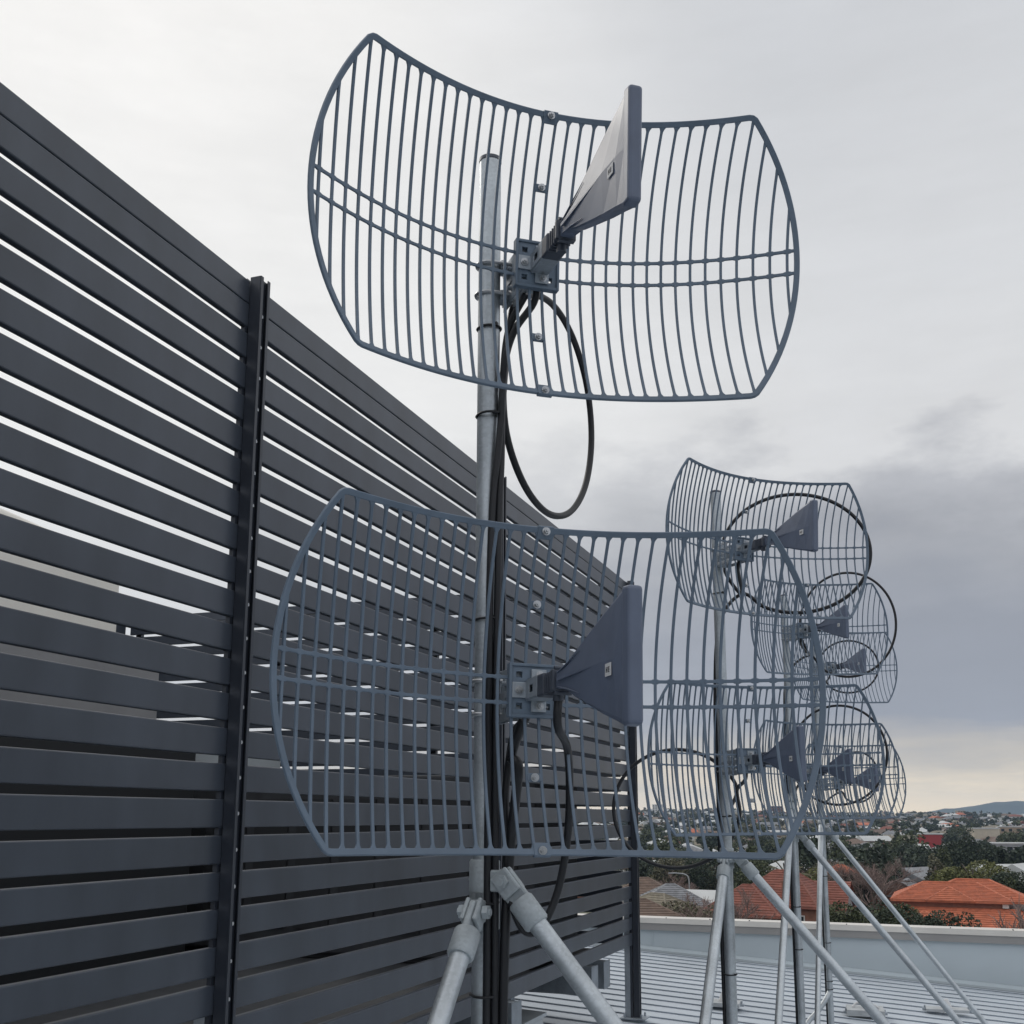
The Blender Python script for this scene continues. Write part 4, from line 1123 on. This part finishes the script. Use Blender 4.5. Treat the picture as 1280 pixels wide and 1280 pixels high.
def sstep(v, a, b):
    m_ = N('ShaderNodeMapRange'); m_.interpolation_type = 'SMOOTHSTEP'; m_.inputs['From Min'].default_value = a; m_.inputs['From Max'].default_value = b; L.new(v, m_.inputs['Value']); return m_.outputs[0]
hi = sstep(z, .07, .19)
zz = math_('ADD', zz, math_('MULTIPLY', math_('SUBTRACT', n_str, .5), math_('SUBTRACT', .060, math_('MULTIPLY', hi, .055))))
pvv = N('ShaderNodeVectorMath'); pvv.operation = 'MULTIPLY'; pvv.inputs[1].default_value = (1, 1, 2.1); L.new(tc.outputs['Generated'], pvv.inputs[0])
npf = N('ShaderNodeTexNoise'); npf.inputs['Scale'].default_value = 5.2; npf.inputs['Detail'].default_value = 9; npf.inputs['Roughness'].default_value = .6; L.new(pvv.outputs[0], npf.inputs['Vector'])
n_puff = npf.outputs['Fac']
zz = math_('ADD', zz, math_('MULTIPLY', math_('SUBTRACT', n_puff, .5), math_('MULTIPLY', sstep(z, .11, .26), .22)))
right = ramp(zz, [(0, (1.40, 1.15, .80)), (.02, (1.15, .98, .73)), (.045, (.66, .61, .54)), (.085, (.35, .375, .435)), (.17, (.335, .355, .405)), (.235, (.40, .412, .445)), (.29, (.50, .51, .54)), (.335, (.72, .725, .735)), (.42, (.71, .72, .735)), (.60, (.65, .665, .69)), (1, (.60, .62, .65))])
left = ramp(zz, [(0, (1.35, 1.12, .82)), (.03, (.66, .63, .58)), (.10, (.62, .64, .68)), (.2, (.74, .75, .76)), (.35, (.90, .90, .89)), (.6, (.95, .94, .92)), (1, (.74, .75, .77))])
az = math_('ARCTAN2', sx.outputs['X'], sx.outputs['Y'])
azn = math_('ADD', az, math_('MULTIPLY', math_('SUBTRACT', n_big, .5), .5))
mr = N('ShaderNodeMapRange'); mr.interpolation_type = 'SMOOTHSTEP'; mr.inputs['From Min'].default_value = R(-38); mr.inputs['From Max'].default_value = R(-4)
L.new(azn, mr.inputs['Value'])
mix = N('ShaderNodeMix'); mix.data_type = 'RGBA'; L.new(mr.outputs[0], mix.inputs[0]); L.new(left, mix.inputs[6]); L.new(right, mix.inputs[7])
# the sky behind the photographer: bright broken overcast
cam_az = math_('ABSOLUTE', math_('SUBTRACT', az, -YAW))
mb_ = N('ShaderNodeMapRange'); mb_.interpolation_type = 'SMOOTHSTEP'; mb_.inputs['From Min'].default_value = R(34); mb_.inputs['From Max'].default_value = R(80)
L.new(cam_az, mb_.inputs['Value'])
mixb = N('ShaderNodeMix'); mixb.data_type = 'RGBA'; L.new(mb_.outputs[0], mixb.inputs[0]); L.new(mix.outputs[2], mixb.inputs[6])
back = ramp(z, [(0, (.52, .55, .61)), (.22, (.72, .75, .82)), (.6, (.95, .96, .99)), (1, (1.05, 1.06, 1.08))]); L.new(back, mixb.inputs[7])
mod = math_('ADD', math_('ADD', .84, math_('MULTIPLY', n_puff, .20)), math_('MULTIPLY', n_str, .14))
vm = N('ShaderNodeVectorMath'); vm.operation = 'SCALE'; L.new(mixb.outputs[2], vm.inputs[0]); L.new(mod, vm.inputs['Scale'])
sk = N('ShaderNodeVectorMath'); sk.operation = 'SCALE'; L.new(sky.outputs[0], sk.inputs[0]); sk.inputs['Scale'].default_value = 1.0
bg2 = N('ShaderNodeBackground'); L.new(sky.outputs[0], bg.inputs[0]); bg.inputs[1].default_value = .06
L.new(vm.outputs[0], bg2.inputs[0]); bg2.inputs[1].default_value = 1.0
ms = N('ShaderNodeMixShader'); ms.inputs[0].default_value = .95; L.new(bg.outputs[0], ms.inputs[1]); L.new(bg2.outputs[0], ms.inputs[2])
L.new(ms.outputs[0], nt.nodes['World Output'].inputs['Surface'])
sl = bpy.data.lights.new('sun', 'SUN'); sl.energy = .7; sl.angle = R(14); sl.color = (1, .95, .88)
so = bpy.data.objects.new('sun', sl); C.objects.link(so)
sd = V((math.sin(R(SUN_AZ))*math.cos(R(SUN_EL)), math.cos(R(SUN_AZ))*math.cos(R(SUN_EL)), math.sin(R(SUN_EL))))
so.rotation_euler = (-sd).to_track_quat('-Z', 'Y').to_euler()

# ------------------------------------------------------------------ camera
cd = bpy.data.cameras.new('camera'); co = bpy.data.objects.new('camera', cd); C.objects.link(co)
m = Matrix.Identity(4)
for i in range(3): m[i][0] = _rt[i]; m[i][1] = _up[i]; m[i][2] = -_fw[i]
co.matrix_world = m
cd.sensor_width = 36; cd.lens = F_PX/1280*36; cd.shift_y = (YP-640)/1280; cd.clip_start = .05; cd.clip_end = 20000
scene.camera = co
scene.view_settings.view_transform = 'Standard'; scene.view_settings.look = 'None'; scene.view_settings.exposure = 0; scene.view_settings.gamma = 1
scene.cycles.max_bounces = 6; scene.cycles.volume_bounces = 0; scene.cycles.use_denoising = True
